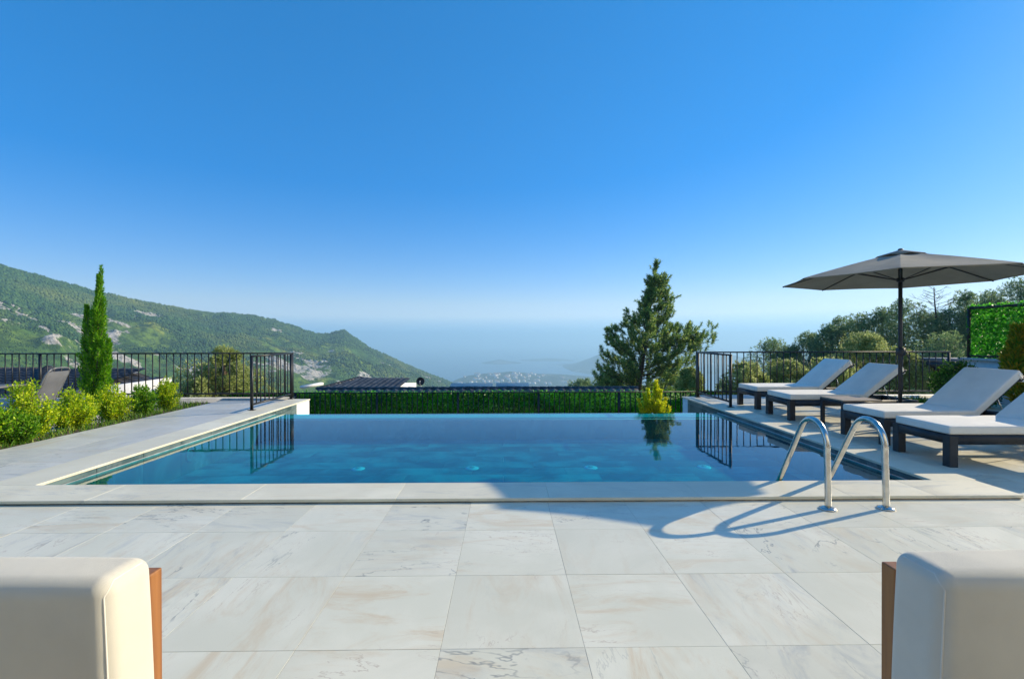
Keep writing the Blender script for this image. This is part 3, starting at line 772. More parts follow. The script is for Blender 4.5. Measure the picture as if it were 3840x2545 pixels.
# ================================================================== PARASOL
pa = empty('parasol', (5.54, 6.50, 0)); tag(pa, 'large taupe octagonal parasol on a dark pole over the loungers', 'parasol')
MB().box(-.24, .24, -.24, .24, .0005, .05).build('base', 'concrete', pa)
MB().tube([(0, 0, .0505), (0, 0, 1.2), (0, 0, 2.47)], .0245, 16).build('pole', 'dark_frame', pa, smooth=True)
MB().tube([(0, 0, .051), (0, 0, .33)], .034, 16).build('pole_sleeve', 'dark_frame', pa, smooth=True)
ck = MB().box(-.035, .035, -.055, .035, 1.03, 1.14).build('crank_box', 'dark_frame', pa)
MB().tube([(.035, 0, 1.085), (.09, 0, 1.085), (.095, -.01, 1.03), (.095, -.03, .99)], .008, 8).build('crank_handle', 'black_metal', ck, smooth=True)
th0 = R(-130.4); RR = 1.45; ZR, ZT = 2.10, 2.47
def canopy_pt(k, f, s):
    """k panel (0-7), f across 0..1, s from apex 0 to rim 1"""
    a0, a1 = th0 + k * math.pi / 4, th0 + (k + 1) * math.pi / 4
    p0 = np.array((math.cos(a0), math.sin(a0))); p1 = np.array((math.cos(a1), math.sin(a1)))
    q = p0 * (1 - f) + p1 * f
    sag = math.sin(math.pi * f)
    rr = s * RR * (1 - .035 * sag * s * s)
    z = ZT - (ZT - ZR) * (s ** 1.12) - .020 * sag * math.sin(math.pi * min(1, s)) + .006 * math.sin(9 * s + 3 * k) * sag * s
    return (q[0] * rr, q[1] * rr, z)
V = []; Q = []; T = []
nf, ns = 8, 12
for k in range(8):
    b = len(V)
    for j in range(ns + 1):
        for i in range(nf + 1): V.append(canopy_pt(k, i / nf, .03 + .97 * j / ns))
    for i in range(nf + 1): x, y, z = canopy_pt(k, i / nf, 1.0); V.append((x * .998, y * .998, z - .012))
    w = nf + 1
    for j in range(ns + 1):
        for i in range(nf): Q.append((b + j * w + i, b + (j + 1) * w + i, b + (j + 1) * w + i + 1, b + j * w + i + 1))
me = mesh_np('canopy', V, [np.array(Q)], 'taupe', True)
bmm = bmesh.new(); bmm.from_mesh(me); bmesh.ops.remove_doubles(bmm, verts=bmm.verts[:], dist=.0008)
for e in bmm.edges:
    if len(e.link_faces) == 2 and e.calc_face_angle() > .12: e.smooth = False
bmm.to_mesh(me); bmm.free()
can = obj('canopy', me, pa)
sol = can.modifiers.new('cloth', 'SOLIDIFY'); sol.thickness = .003; sol.offset = 1
V = [(0, 0, ZT + .045)]; T = []
for k in range(16):
    a_ = th0 + k * math.pi / 8; rr = .30 if k % 2 == 0 else .275
    V.append((math.cos(a_) * rr, math.sin(a_) * rr, ZT - .055 + (0 if k % 2 == 0 else .018)))
for k in range(16): T.append((0, 1 + k, 1 + (k + 1) % 16))
o = obj('vent_cap', mesh_np('vent_cap', V, [np.array(T)], 'taupe'), can); m_ = o.modifiers.new('cloth', 'SOLIDIFY'); m_.thickness = .004
MB().lathe([(0, .012), (.022, .008), (.032, -.004), (.03, -.02)], 16, (0, 0, ZT + .05)).build('finial', 'dark_frame', pa, smooth=True)
MB().lathe([(.026, -.03), (.045, -.025), (.045, .025), (.026, .03)], 16, (0, 0, 2.09)).build('slide_hub', 'black_metal', pa, smooth=True)
for k in range(8):
    a_ = th0 + k * math.pi / 4; d = np.array((math.cos(a_), math.sin(a_), 0))
    pts = []
    for s in np.linspace(.03, 1.0, 6): q = np.array(canopy_pt(k, 0, s)); pts.append(q - np.array((0, 0, .014)))
    rb = MB().tube(pts, .008, 6).build('rib', 'black_metal', pa)
    mid = np.array(canopy_pt(k, 0, .5)) - np.array((0, 0, .016))
    MB().tube([d * .04 + np.array((0, 0, 2.09)), mid], .007, 6).build('strut', 'black_metal', rb)

# ================================================================== POOL LADDER
ld = empty('pool_ladder', (2.42, 3.48, 0)); tag(ld, 'polished steel pool ladder with two arched handrails', 'ladder')
def hoop():
    c = [(0, 0, .004), (0, .004, .20), (0, .012, .42)]
    cy, cz, rr = .178, .455, .168
    for a in np.linspace(178, 30, 14): c.append((0, cy + rr * math.cos(R(a)), cz + rr * 1.12 * math.sin(R(a))))
    c += [(0, .375, .465), (0, .47, .30), (0, .60, .08), (0, .685, -.05), (0, .735, -.16), (0, .755, -.28), (0, .755, -.40)]
    P = np.array(c); out = [P[0]]
    for i in range(len(P) - 1):                                  # Catmull-Rom for a smooth bend
        p0, p1, p2, p3 = P[max(i - 1, 0)], P[i], P[i + 1], P[min(i + 2, len(P) - 1)]
        for s in (.25, .5, .75, 1.0):
            out.append(.5 * ((2 * p1) + (-p0 + p2) * s + (2 * p0 - 5 * p1 + 4 * p2 - p3) * s * s + (-p0 + 3 * p1 - 3 * p2 + p3) * s ** 3))
    return out
hm = MB().tube(hoop(), .0225, 20).mesh('handrail', 'steel', True)
fl = MB().lathe([(.0, .0005), (.06, .0005), (.058, .010), (.035, .018), (.0235, .022)], 28).mesh('flange', 'steel', True)
for x in (0, .44):
    h = obj('handrail', hm, ld, (x, 0, 0)); obj('flange', fl, h)
for z in (-.16, -.34): MB().box(.03, .41, .715, .795, z, z + .02).build('step', 'steel', ld)

# ================================================================== ARMCHAIRS IN THE FOREGROUND
def armchair(name, label, xin, sgn):
    """xin: inner side of the backrest; the chair extends away from the view axis; it faces the camera"""
    Wc = .74; cx = xin + sgn * Wc / 2
    r = empty(name, (cx, 0, 0)); tag(r, label, 'armchair', 'cream armchairs in the foreground')
    bc = soft_box('back_cushion', Wc, .132, .52, .032, 'armchair_fabric', (.004, .010, .006))
    for v in bc.vertices: v.co.x *= 1 + .05 * (1 - v.co.z / .52)               # a little wider towards the seat
    o = obj('back_cushion', bc, r, (0, .978, .296))
    V = []                                                            # piped seam along the front edge
    for sx in (-1, 1):
        q = .032; a7 = .7071; xe = Wc / 2 - q + (q + .0006) * a7; ye = -(.066 - q) - (q + .0006) * a7; path = [(sx * (xe * (1 + .05 * (1 - z / .52)) + .002 * k_), ye - .001 * k_, z) for z, k_ in ((.03, 0), (.2, 1), (.36, 1), (.47, .3), (.488, 0))]
        for f_ in np.linspace(.12, 1, 6):
            d_ = unit(np.array([1.0, -(1 - f_), f_])); path.append((sx * (Wc / 2 - q + (q + .0006) * d_[0]), -(.066 - q) + (q + .0006) * d_[1], .52 - q + (q + .0006) * d_[2]))
        path += [(path[-1][0], y_, path[-1][2]) for y_ in (-.01, .02, .04)]
        MB().tube(path, .0019, 6).build('seam', 'seam', o, smooth=True)
    for sx in (-1, 1):
        x = sx * (Wc / 2 - .047)
        pst = rbox_mesh('back_post', .036, .04, .755, .003, 'teak_up', 2, smooth=False)
        obj('back_post', pst, r, (x, 1.086, 0))
        obj('front_leg', rbox_mesh('front_leg', .036, .055, .515, .003, 'teak_up', 2, smooth=False), r, (x, .40, 0))
        obj('armrest', rbox_mesh('armrest', .05, .70, .022, .004, 'teak', 2, smooth=False), r, (x, .71, .516))
    MB().box(-Wc / 2 + .066, Wc / 2 - .066, 1.068, 1.086, .66, .72).box(-Wc / 2 + .066, Wc / 2 - .066, 1.068, 1.086, .30, .36).build('back_rail', 'teak', r)
    MB().box(-Wc / 2 + .018, Wc / 2 - .018, .39, 1.07, .24, .275).build('seat_frame', 'teak', r)
    obj('seat_cushion', soft_box('seat_cushion', Wc - .05, .56, .14, .04, 'armchair_fabric', (0, 0, .01)), r, (0, .63, .277))
    return r
armchair('armchair', 'cream cushioned armchair with teak frame at the lower left', -.775, -1)
armchair('armchair', 'cream cushioned armchair with teak frame at the lower right', .868, 1)

# ================================================================== LEFT GARDEN: chair, table
gc = empty('garden_chair', (-8.05, 8.0, -.25), R(8)); tag(gc, 'grey sling garden chair with tubular frame behind the bushes', 'chair')
for s in (-.24, .24):
    MB().tube([(-.34, s, .0), (-.22, s, .40), (-.20, s, .42), (.20, s, .38), (.30, s, .60), (.44, s, .93), (.475, s * .93, .99), (.492, s * .75, 1.025)], .012, 8).build('side_frame', 'alu', gc, smooth=True)
    MB().tube([(.34, s, .0), (.10, s, .40)], .012, 8).build('leg', 'alu', gc, smooth=True)
    MB().tube([(-.24, s * 1.08, .60), (.30, s * 1.08, .62)], .013, 8).build('armrest', 'alu', gc, smooth=True)
MB().tube([(.492, -.18, 1.025), (.497, -.09, 1.04), (.498, 0, 1.044), (.497, .09, 1.04), (.492, .18, 1.025)], .012, 8).build('top_bar', 'alu', gc, smooth=True)
Xs, Ys = np.meshgrid(np.array([-.20, .0, .19, .235, .30, .38, .47]), np.linspace(-.23, .23, 9)); zz = np.interp(Xs, [-.20, 0, .19, .235, .30, .38, .47], [.425, .40, .39, .46, .60, .78, .98])
o = obj('sling', grid_mesh('sling', Xs, Ys, zz, 'sling'), gc); m_ = o.modifiers.new('thick', 'SOLIDIFY'); m_.thickness = .004
gt = empty('garden_table', (-8.95, 8.05, -.25)); tag(gt, 'grey garden table at the left edge beside the sling chair', 'table')
obj('table_top', rbox_mesh('table_top', .9, .8, .03, .006, 'roof_tile_light', 2), gt, (0, 0, .70))
for x in (-.38, .38):
    for y in (-.33, .33): MB().tube([(x, y, 0), (x * .95, y * .95, .70)], .016, 8).build('leg', 'dark_frame', gt, smooth=True)

# ================================================================== NEIGHBOURS' ROOFS
def roof_tile_mesh(w, l, mat, name='roof_tile'):
    b = MB(); n = 6; V = []; Q = []
    for y in (0, l):
        for i in range(n + 1):
            f = i / n; z = .028 * math.sin(math.pi * min(1, f / .62)) if f < .62 else -.006 * math.sin(math.pi * (f - .62) / .38)
            V.append((f * w, y, z + (.02 if y == 0 else 0)))
    for i in range(n + 1): V.append((V[i][0], 0, V[i][2] - .022))
    for i in range(n): Q += [(i, i + 1, n + 2 + i, n + 1 + i), (2 * n + 2 + i, 2 * n + 3 + i, i + 1, i)]
    return mesh_np(name, V, [np.array(Q)], mat, False)
RT = roof_tile_mesh(.30, .36, 'roof_tile'); RTL = roof_tile_mesh(.30, .36, 'roof_tile_light')
def ridge_cap(mat): 
    b = MB(); n = 8; V = []; Q = []
    for x, rr in ((0, .125), (.30, .105)):
        for i in range(n + 1): a_ = math.pi * i / n; V.append((x, rr * math.cos(a_), rr * .7 * math.sin(a_)))
    for i in range(n): Q.append((i, i + 1, n + 2 + i, n + 1 + i))
    c = len(V); V += [(0, .095 * math.cos(math.pi * i / n), .095 * .7 * math.sin(math.pi * i / n)) for i in range(n + 1)]
    for i in range(n): Q.append((c + i, c + i + 1, i + 1, i))
    return mesh_np('ridge_cap', V, [np.array(Q)], mat, True)
RC = ridge_cap('roof_tile')
def tiled_slope(parent, origin, xdir, ydir, nx, ny, me, skip=None):
    """tiles laid from the eave corner `origin`, xdir along the eave, ydir up the slope"""
    x = Vector(xdir).normalized(); y = Vector(ydir).normalized(); z = x.cross(y)
    m3 = Matrix((x, y, z)).transposed(); eu = m3.to_euler()
    for j in range(ny):
        for i in range(nx):
            if skip and skip(i, j): continue
            p = Vector(origin) + x * (i * .30) + y * (j * .31) + z * .012
            obj('roof_tile', me, parent, p, eu)

# house directly behind the ivy fence: long ridge
nh = empty('neighbour_house', (-6.6, 17.0, 0)); tag(nh, 'low house with a long dark tiled ridge just above the ivy fence', 'house')
zr_ = 1.29 + PE(894) * 17.0
MB().box(0, 11.6, -2.6, 2.6, -6.0, zr_ - 1.15).build('wall', 'plaster', nh)
b = MB(); V = [(-.2, -3.0, zr_ - 1.12), (11.4, -3.0, zr_ - 1.12), (11.4, 0, zr_ - .05), (-.2, 0, zr_ - .05), (11.4, 3.0, zr_ - 1.12), (-.2, 3.0, zr_ - 1.12)]
b.add(V, [(0, 1, 2, 3), (3, 2, 4, 5), (0, 5, 4, 1)], [(0, 3, 5), (1, 4, 2)])
roof = b.build('roof', 'roof_tile', nh)
yd = Vector((0, 3.0, 1.07)).normalized(); top = Vector((0, 0, zr_ - .05))
tiled_slope(roof, top + Vector((-.15, 0, 0)) - yd * 1.27, (1, 0, 0), yd, 38, 4, RTL)
for i in range(39): obj('ridge_cap', RC, roof, (-.2 + i * .298, 0, zr_ - .06 + random.uniform(-.004, .004)))
# lower roof end to the right of the ridge
# hipped roof behind
hh = empty('hip_roof_house', (-6.5, 25.0, 0)); tag(hh, 'grey hipped roof showing behind the long dark ridge', 'house')
Yh = 25.0
def pt(x, y, Y): u, e = PX(x), PE(y); return (u * Y + 6.5, Y - 25.0, 1.29 + e * Y)
A_, B_, C_, D_ = pt(832, 872, 26.5), pt(925, 886, 26.5), pt(735, 898, 23.0), pt(930, 899, 23.0)
E_ = (B_[0] + 1.2, B_[1] + 2, B_[2] - .8); F_ = (A_[0] - 2.6, A_[1] + 3.2, A_[2] - .9)
b = MB(); b.add([A_, B_, C_, D_, F_, E_], [(2, 3, 1, 0), (0, 1, 5, 4)], [(2, 0, 4), (3, 5, 1)]); hr = b.build('roof', 'roof_tile_light', hh)
for (p, q) in ((C_, A_), (A_, B_)):
    p, q = Vector(p), Vector(q); L_ = (q - p).length; n = int(L_ / .29); e_ = (q - p).to_track_quat('X', 'Z').to_euler()
    for i in range(n): obj('ridge_cap', RC, hr, p + (q - p) * (i / n) + Vector((0, 0, .01)), e_)
x_ = Vector(D_) - Vector(C_); nrm = x_.cross(Vector(A_) - Vector(C_)).normalized(); up_ = nrm.cross(x_.normalized())
def inside(i, j):
    px_ = .30 * i + .15; py_ = .31 * j + .3; H_ = (Vector(A_) - Vector(C_)).dot(up_); xa = (Vector(A_) - Vector(C_)).dot(x_.normalized())
    Hb = (Vector(B_) - Vector(C_)).dot(up_); xb = (Vector(B_) - Vector(C_)).dot(x_.normalized())
    if px_ < xa: lim = H_ * px_ / xa
    else: lim = H_ + (Hb - H_) * min(1, (px_ - xa) / (xb - xa))
    return py_ > lim - .05
tiled_slope(hr, C_, x_, up_, int(x_.length / .30), 14, RTL, inside)
MB().box(C_[0] - .2, D_[0], .3, 3.2, -8, min(C_[2], D_[2]) - .02).build('wall', 'plaster', hh, (0, -1.6, 0))
b = MB(); b.bar(Vector(pt(700, 893, 22.5)), Vector(pt(746, 885, 23.5)), .25, .12); b.build('verge_board', 'plaster', hh)

# satellite dish and solar panels on that roof
sdh = empty('satellite_dish', at(PX(972), PE(894), 19.0)); tag(sdh, 'dark satellite dish on a short mast above the tiled ridge', 'satellite dish')
MB().tube([(0, .06, -.6), (0, .06, .22)], .018, 8).build('mast', 'plaster', sdh, smooth=True)
mt = Matrix.Rotation(R(82), 4, 'X') @ Matrix.Rotation(R(10), 4, 'Y')
MB().lathe([(0.001, -.035), (.06, -.032), (.11, -.02), (.155, 0), (.165, 0), (.165, -.006), (.11, -.028), (.001, -.045)], 24, (0, 0, .24), mt).build('reflector', 'dish', sdh, smooth=True)
MB().tube([(0, 0, .10), (0, -.12, .14), (0, -.15, .24)], .008, 6).tube([(0, -.15, .23), (0, -.10, .25)], .018, 8).build('feed_arm', 'plaster', sdh)
for i, (x0, x1, lab) in enumerate([(1040, 1138, 'left flat solar panel lying just above the dark ridge'), (1146, 1222, 'right flat solar panel lying just above the dark ridge')]):
    Y_ = 19.5; a_, b_ = PX(x0) * Y_, PX(x1) * Y_; z_ = 1.29 + PE(893) * Y_
    sp = empty('solar_panel', ((a_ + b_) / 2, Y_, z_)); tag(sp, lab, 'solar panel', 'solar panels behind the ridge')
    MB().box(-(b_ - a_) / 2, (b_ - a_) / 2, -.5, .5, -.03, .03, Matrix.Rotation(R(9), 4, 'X')).build('glass', 'glass_panel', sp)
    MB().box(-(b_ - a_) / 2, (b_ - a_) / 2, -.52, -.501, -.03, .04, Matrix.Rotation(R(9), 4, 'X')).build('frame', 'concrete', sp)
    MB().box(-.3, .3, -.2, .2, -2.5, -.08).build('stand', 'dark_frame', sp)

# house on the left behind the railing
lh = empty('left_house', (-13, 14, 0)); tag(lh, 'neighbouring house with dark tiled roof and white gable behind the left railing', 'house')
def pl(x, y, Y): u, e = PX(x), PE(y); return Vector((u * Y + 13, Y - 14, 1.29 + e * Y))
r0, r1 = pl(-420, 852, 15.6), pl(126, 850, 15.6); e0, e1 = pl(-560, 925, 12.2), pl(126, 925, 12.2)
g0, g1 = pl(403, 870, 15.0), pl(157, 902, 12.9)
b = MB(); b.add([e0, e1, r1, r0], [(0, 1, 2, 3)]); lroof = b.build('roof', 'roof_tile', lh)
xd = (e1 - e0).normalized(); up_ = (r1 - e1); up_ = (up_ - xd * up_.dot(xd)); nys = int(up_.length / .31); up_.normalize()
start = e1 - xd * (.30 * 22)
tiled_slope(lroof, start, xd, up_, 22, nys, RT)
# right slope from the hip down to the white gable
b = MB(); b.add([e1, pl(160, 915, 12.9), g0 + Vector((0, .02, -.05)), pl(345, 872, 17.5), r1], [(0, 1, 2, 4)], [(2, 3, 4)]); b.build('roof', 'roof_tile', lh)
x2 = (g0 - Vector(pl(160, 905, 12.9))).normalized(); n2 = x2.cross(r1 - Vector(pl(160, 905, 12.9))).normalized(); u2 = n2.cross(x2)
rr2 = lh.children[-1]
tiled_slope(rr2, Vector(pl(160, 908, 12.9)) + Vector((-.12, .30, .0)), x2, u2, 8, 5, RT, lambda i, j: i < j * 1.1 - 1 or i > 7 - j * .2)
n = 12
for i in range(n):
    p = e1 + (r1 - e1) * (i / n); obj('ridge_cap', RC, lroof, p + Vector((0, 0, .03)), (r1 - e1).to_track_quat('X', 'Z').to_euler()).scale = (1, 1.35, 1.5)
for i in range(24): obj('ridge_cap', RC, lroof, r1 - xd * (.29 * i) + Vector((0, 0, -.02)), (0, 0, math.pi))
b = MB(); q0, q1 = Vector(pl(150, 904, 12.8)), Vector(pl(404, 871, 14.9)); dn = Vector((0, 0, -6)); bk = Vector((-.15, .22, 0))
b.add([q0, q1, q1 + dn, q0 + dn, q0 + bk, q1 + bk, q1 + bk + dn, q0 + bk + dn], [(0, 3, 2, 1), (4, 5, 6, 7), (0, 1, 5, 4), (1, 2, 6, 5), (0, 4, 7, 3)]); b.build('gable_wall', 'plaster', lh)
MB().box(-6.0, .9, -1.4, 3.0, -7, -.75).build('wall', 'plaster', lh)

# ================================================================== SMALL WALLS AT THE RIGHT
pb = empty('planter_kerb', (6.9, 9.2, 0)); tag(pb, 'low white planter kerb below the far right railing', 'kerb')
MB().box(-.9, 1.2, -.06, .06, .0, .10).box(1.08, 1.2, -1.1, -.061, .0, .10).box(-.9, -.78, .061, .55, .0, .10).build('kerb', 'plaster', pb)
MB().box(-.77, 1.07, .061, .55, .0, .06).build('soil', 'soil', pb)
sh = empty('garden_shelter', (13.0, 13.6, 0)); tag(sh, 'flat roofed grey shelter with dark posts seen through the right railing', 'shelter')
MB().box(-.72, .85, -.6, .6, .56, .66).build('roof_slab', 'roof_tile_light', sh); MB().box(-.75, .88, -.63, .63, .44, .559).build('fascia', 'dark_frame', sh)
for x in (-.65, .7):
    for y in (-.5, .5): MB().box(x, x + .1, y - .05, y + .05, -2.6, .439).build('post', 'dark_frame', sh)
MB().box(-.75, .88, -.63, -.56, -.45, -.28).build('beam', 'dark_frame', sh); MB().box(-.2, .7, .56, .62, -2.6, .438).build('back_wall', 'dark_frame', sh)

# ================================================================== PLANTS
def rand_dirs(n): return unit(rng.normal(size=(n, 3)))
def bush(name, label, loc, w, h, mat, n=5200, leafsz=.031, cat='bush', group=None, twigs=46, spread=.33):
    r = empty(name, loc); tag(r, label, cat, group)
    tw = MB(); P = []; D = []
    for i in range(twigs):
        az = rng.uniform(0, 2 * math.pi); out = rng.uniform(.05, 1) ** .6
        tip = np.array((math.cos(az) * out * w / 2, math.sin(az) * out * w / 2, h * (1 - .55 * out ** 2.2) * rng.uniform(.72, 1.06)))
        b0 = np.array((math.cos(az), math.sin(az), 0)) * rng.uniform(0, .06)
        mid = b0 * .5 + tip * .5 + np.array((0, 0, -.08 * h)) + rng.normal(0, .02, 3)
        cur = lambda s: (1 - s)[:, None] ** 2 * b0 + 2 * (s * (1 - s))[:, None] * mid + s[:, None] ** 2 * tip
        tw.tube(cur(np.linspace(0, .96, 5)), np.linspace(.006, .002, 5), 5, False)
        k = int(n * 1.35) // twigs; s = rng.uniform(.12, 1.0, k) ** .75
        c = cur(s); jit = rng.normal(size=(k, 3)) * (.055 * w * (1.15 - .45 * s))[:, None]
        P.append(c + jit); D.append(unit(jit) * .8 + np.array((0, 0, .75)) + rng.normal(0, .35, (k, 3)))
    P = np.concatenate(P); D = np.concatenate(D); P[:, 2] = np.maximum(P[:, 2], .01)
    tw.build('stems', 'twig', r)
    L_ = rng.uniform(.7, 1.25, len(P)) * leafsz
    obj('foliage', leaves_mesh('foliage', P, D, L_, L_ * .62, mat), r); return r
GB = 'bushes in the bed left of the pool'
bush('bush', 'large light green bush at the left edge of the paving', (-6.28, 5.55, -.03), .80, .70, 'l_bush', 7500, group=GB, twigs=60)
bush('bush', 'tall yellow green bush in front of the sling chair', (-6.30, 6.25, -.03), .62, .74, 'l_bush_y', 6000, group=GB)
bush('bush', 'spreading green bush low between the leftmost two bushes', (-6.12, 5.95, -.03), .50, .42, 'l_bush_g', 4000, group=GB)
bush('bush', 'yellow bush directly in front of the cypress trunk', (-6.30, 6.92, -.03), .62, .56, 'l_bush_y', 6000, group=GB)
bush('bush', 'yellow bush just right of the cypress', (-6.28, 7.58, -.03), .55, .58, 'l_bush_y', 5200, group=GB)
bush('bush', 'dark green bush second from the far end of the bed', (-6.28, 8.18, -.03), .52, .50, 'l_bush_g', 5200, group=GB)
bush('bush', 'golden bush at the far end of the bed by the paving', (-6.22, 8.72, -.03), .40, .60, 'l_bush_y', 4200, group=GB, twigs=34)
bush('bush', 'light green bush cut by the left picture edge', (-6.45, 5.0, -.03), .8, .62, 'l_bush', 5200, group=GB)

def grass(name, label, X, Y, z, h, mat='l_grass', kind='stuff', cat='grass'):
    n = len(X); P = np.stack([X, Y, np.broadcast_to(z, (n,))], 1); D = rng.normal(0, .35, (n, 3)); D[:, 2] = 1
    L_ = rng.uniform(.5, 1.2, n) * h
    o = obj(name, leaves_mesh(name, P, D, L_, L_ * .09 + .004, mat), None); tag(o, label, cat, kind=kind); return o
n = 2600; grass('bed_grass', 'short grass and weeds along the edge of the planting bed', rng.uniform(-6.6, -5.88, n), rng.uniform(4.6, 9.4, n), -.03, .10)
n = 500; grass('kerb_grass', 'tuft of green grass by the planter kerb', rng.uniform(7.45, 7.95, n), rng.uniform(8.55, 8.95, n), .0, .17)
n = 900; grass('terrace_weeds', 'pale weeds growing below the overflow edge', np.concatenate([rng.normal(-4.1, .25, 500), rng.uniform(-3, 4, 400)]), rng.uniform(11.6, 12.6, n), -1.35, .5)

def spray_conifer(name, label, loc, h, w, mat, n, leafsz, cat='conifer', stems=((0, 0, 1.0, 1.0),), lean=(0, 0), up=1.6, trunk=.03, group=None, pinch=.9):
    """columnar conifer: several upright spindles of short up-pointing sprays"""
    r = empty(name, loc); tag(r, label, cat, group); P = []; D = []; tk = MB()
    tot = sum(s[2] * s[3] for s in stems)
    for (ox, oy, hh_, ww, *rest) in stems:
        hz = h * hh_; wz = w * ww; k = int(n * hh_ * ww / tot); base_z = rest[0] * h if rest else 0
        s = rng.random(k) ** .85; a = rng.uniform(0, 2 * math.pi, k)
        rad = wz / 2 * (np.clip(s / .16, .25, 1) * (1 - s ** 1.9) ** pinch * (.72 + .5 * vnoise(a * 2.2 + 3, s * 7 + ox * 31, 3)) + .035)
        rr = rad * rng.uniform(.35, 1.0, k) ** .5
        X = ox * w * (.35 + .65 * s) + lean[0] * s * h + rr * np.cos(a) + .05 * w * np.sin(s * 9); Y = oy * w * (.35 + .65 * s) + lean[1] * s * h + rr * np.sin(a)
        P.append(np.stack([X, Y, base_z + .03 * h + s * hz * .97], 1))
        D.append(np.stack([np.cos(a) * .8, np.sin(a) * .8, np.full(k, up)], 1) + rng.normal(0, .35, (k, 3)))
        ss = np.linspace(0, .9, 7)
        tk.tube(np.stack([ox * w * (.35 + .65 * ss) * np.clip(ss * 4, 0, 1) + lean[0] * ss * h, oy * w * (.35 + .65 * ss) * np.clip(ss * 4, 0, 1), base_z * np.clip(ss * 4, 0, 1) + ss * hz], 1), np.linspace(trunk, .006, 7), 7)
    tk.build('trunk', 'bark', r); P = np.concatenate(P); D = np.concatenate(D); L_ = rng.uniform(.7, 1.35, len(P)) * leafsz
    obj('foliage', leaves_mesh('foliage', P, D, L_, L_ * .30, mat), r); return r
def plume_plant(name, label, loc, plumes, mat, leafsz, cat, stem=.02, group=None):
    """plumes: (base, tip, bow, width, count): feathery sprays of small up-pointing leaves round a curved axis"""
    r = empty(name, loc); tag(r, label, cat, group); P = []; D = []; tk = MB()
    for (b0, tip, bow, w, k) in plumes:
        b0, tip = np.array(b0, float), np.array(tip, float); mid = (b0 + tip) / 2 + np.array(bow, float)
        cur = lambda s: (1 - s)[:, None] ** 2 * b0 + 2 * (s * (1 - s))[:, None] * mid + s[:, None] ** 2 * tip
        s = rng.random(k) ** .9; c = cur(s); tn = unit(2 * (1 - s)[:, None] * (mid - b0) + 2 * s[:, None] * (tip - mid))
        rd = rng.normal(size=(k, 3)); rd -= tn * (rd * tn).sum(1)[:, None]; rd = unit(rd)
        prof_ = np.clip(s / .22, .3, 1) * (1 - .93 * s ** 1.6)
        lump = .6 + .8 * vnoise(s * 9 + b0[0] * 40, np.arctan2(rd[:, 1], rd[:, 0]) * 1.6 + 5, 7)
        P.append(c + rd * (w * prof_ * lump * rng.uniform(.15, 1, k) ** .6)[:, None]); D.append(tn * 1.1 + rd * .75 + rng.normal(0, .22, (k, 3)))
        L_ = np.linalg.norm(tip - b0); ss = np.linspace(0, .92, 6); tk.tube(cur(ss), np.linspace(min(stem, .03 * L_), .003, 6), 6)
    tk.build('trunk', 'bark', r); P = np.concatenate(P); D = np.concatenate(D); L_ = rng.uniform(.6, 1.4, len(P)) * leafsz
    obj('foliage', leaves_mesh('foliage', P, D, L_, L_ * .26, mat), r); return r
pls = [((0, 0, .05), (.10, 0, 2.74), (.05, 0, 0), .15, 5200), ((-.02, .02, .1), (-.15, .02, 2.16), (-.08, 0, 0), .14, 4200), ((.03, -.02, .2), (.30, -.02, 1.52), (.10, 0, -.15), .12, 2800),
       ((0, .03, .1), (.03, .08, 2.05), (0, .05, 0), .16, 3600), ((.10, 0, 1.9), (.15, 0, 2.90), (.0, 0, 0), .06, 700)]
for i in range(46):
    z = .16 + 1.75 * (i / 46); a_ = i * 2.4; rr = (.10 + .13 * math.sin(math.pi * min(1, .25 + z / 2.3))) * rng.uniform(.7, 1.1); L_ = rng.uniform(.28, .5)
    ox = .04 * z
    pls.append(((ox, 0, z), (ox + rr * math.cos(a_) * 1.15, rr * math.sin(a_), z + L_), (rr * .35 * math.cos(a_), rr * .35 * math.sin(a_), -.04), .055, 230))
plume_plant('cypress', 'slender bright green cypress standing before the left railing', (-7.85, 9.05, -.25), pls, 'l_cypress', .05, 'tree', .03)
hg = 1.29 + PE(882) * 11.2 + 1.45
pls = [((0, 0, .1), (.05, 0, hg), (0, 0, 0), .13, 1500)]
for (dx, dz, w) in [(-.48, hg - .42, .07), (-.30, hg - .30, .08), (-.14, hg - .20, .08), (.20, hg - .22, .09), (.36, hg - .42, .08), (-.40, hg - .62, .09), (.44, hg - .62, .09), (.12, hg - .12, .07), (-.22, hg - .48, .1), (.24, hg - .5, .1)]:
    pls.append(((dx * .15, rng.normal(0, .05), dz - .62), (dx * .82, rng.normal(0, .10), dz), (dx * .10, 0, -.10), w * .62, 520))
for i in range(16):
    a_ = i * 2.4; z = rng.uniform(.15, hg - .7); pls.append(((0, 0, z), (.26 * math.cos(a_), .26 * math.sin(a_), z + .3), (0, 0, -.08), .10, 380))
plume_plant('golden_conifer', 'small golden yellow conifer rising beyond the overflow edge', (PX(1512) * 11.2, 11.2, -1.45), pls, 'l_gold', .07, 'conifer', .02)
spray_conifer('thuja', 'bronze and green thuja before the ivy panel at the right edge', (8.92, 7.85, .0), 1.80, .80, 'l_thuja', 15000, .10, 'conifer',
              ((.05, 0, 1.0, .7), (-.3, .1, .8, .55), (.3, 0, .85, .6), (0, -.3, .7, .6)), (.05, 0), 1.0, .03)
bush('ivy_bush', 'green climbing bush, shade in its leaf colour, spilling over the corner by the white wall', (9.05, 9.3, .0), .85, .85, 'l_bush_shade', 5200, .05, 'bush', twigs=50)
bush('ivy_bush', 'green bush, shade in its leaf colour, behind the backrest of the second lounger', (8.62, 8.45, .0), .7, .62, 'l_bush_shade', 3600, .045, 'bush')

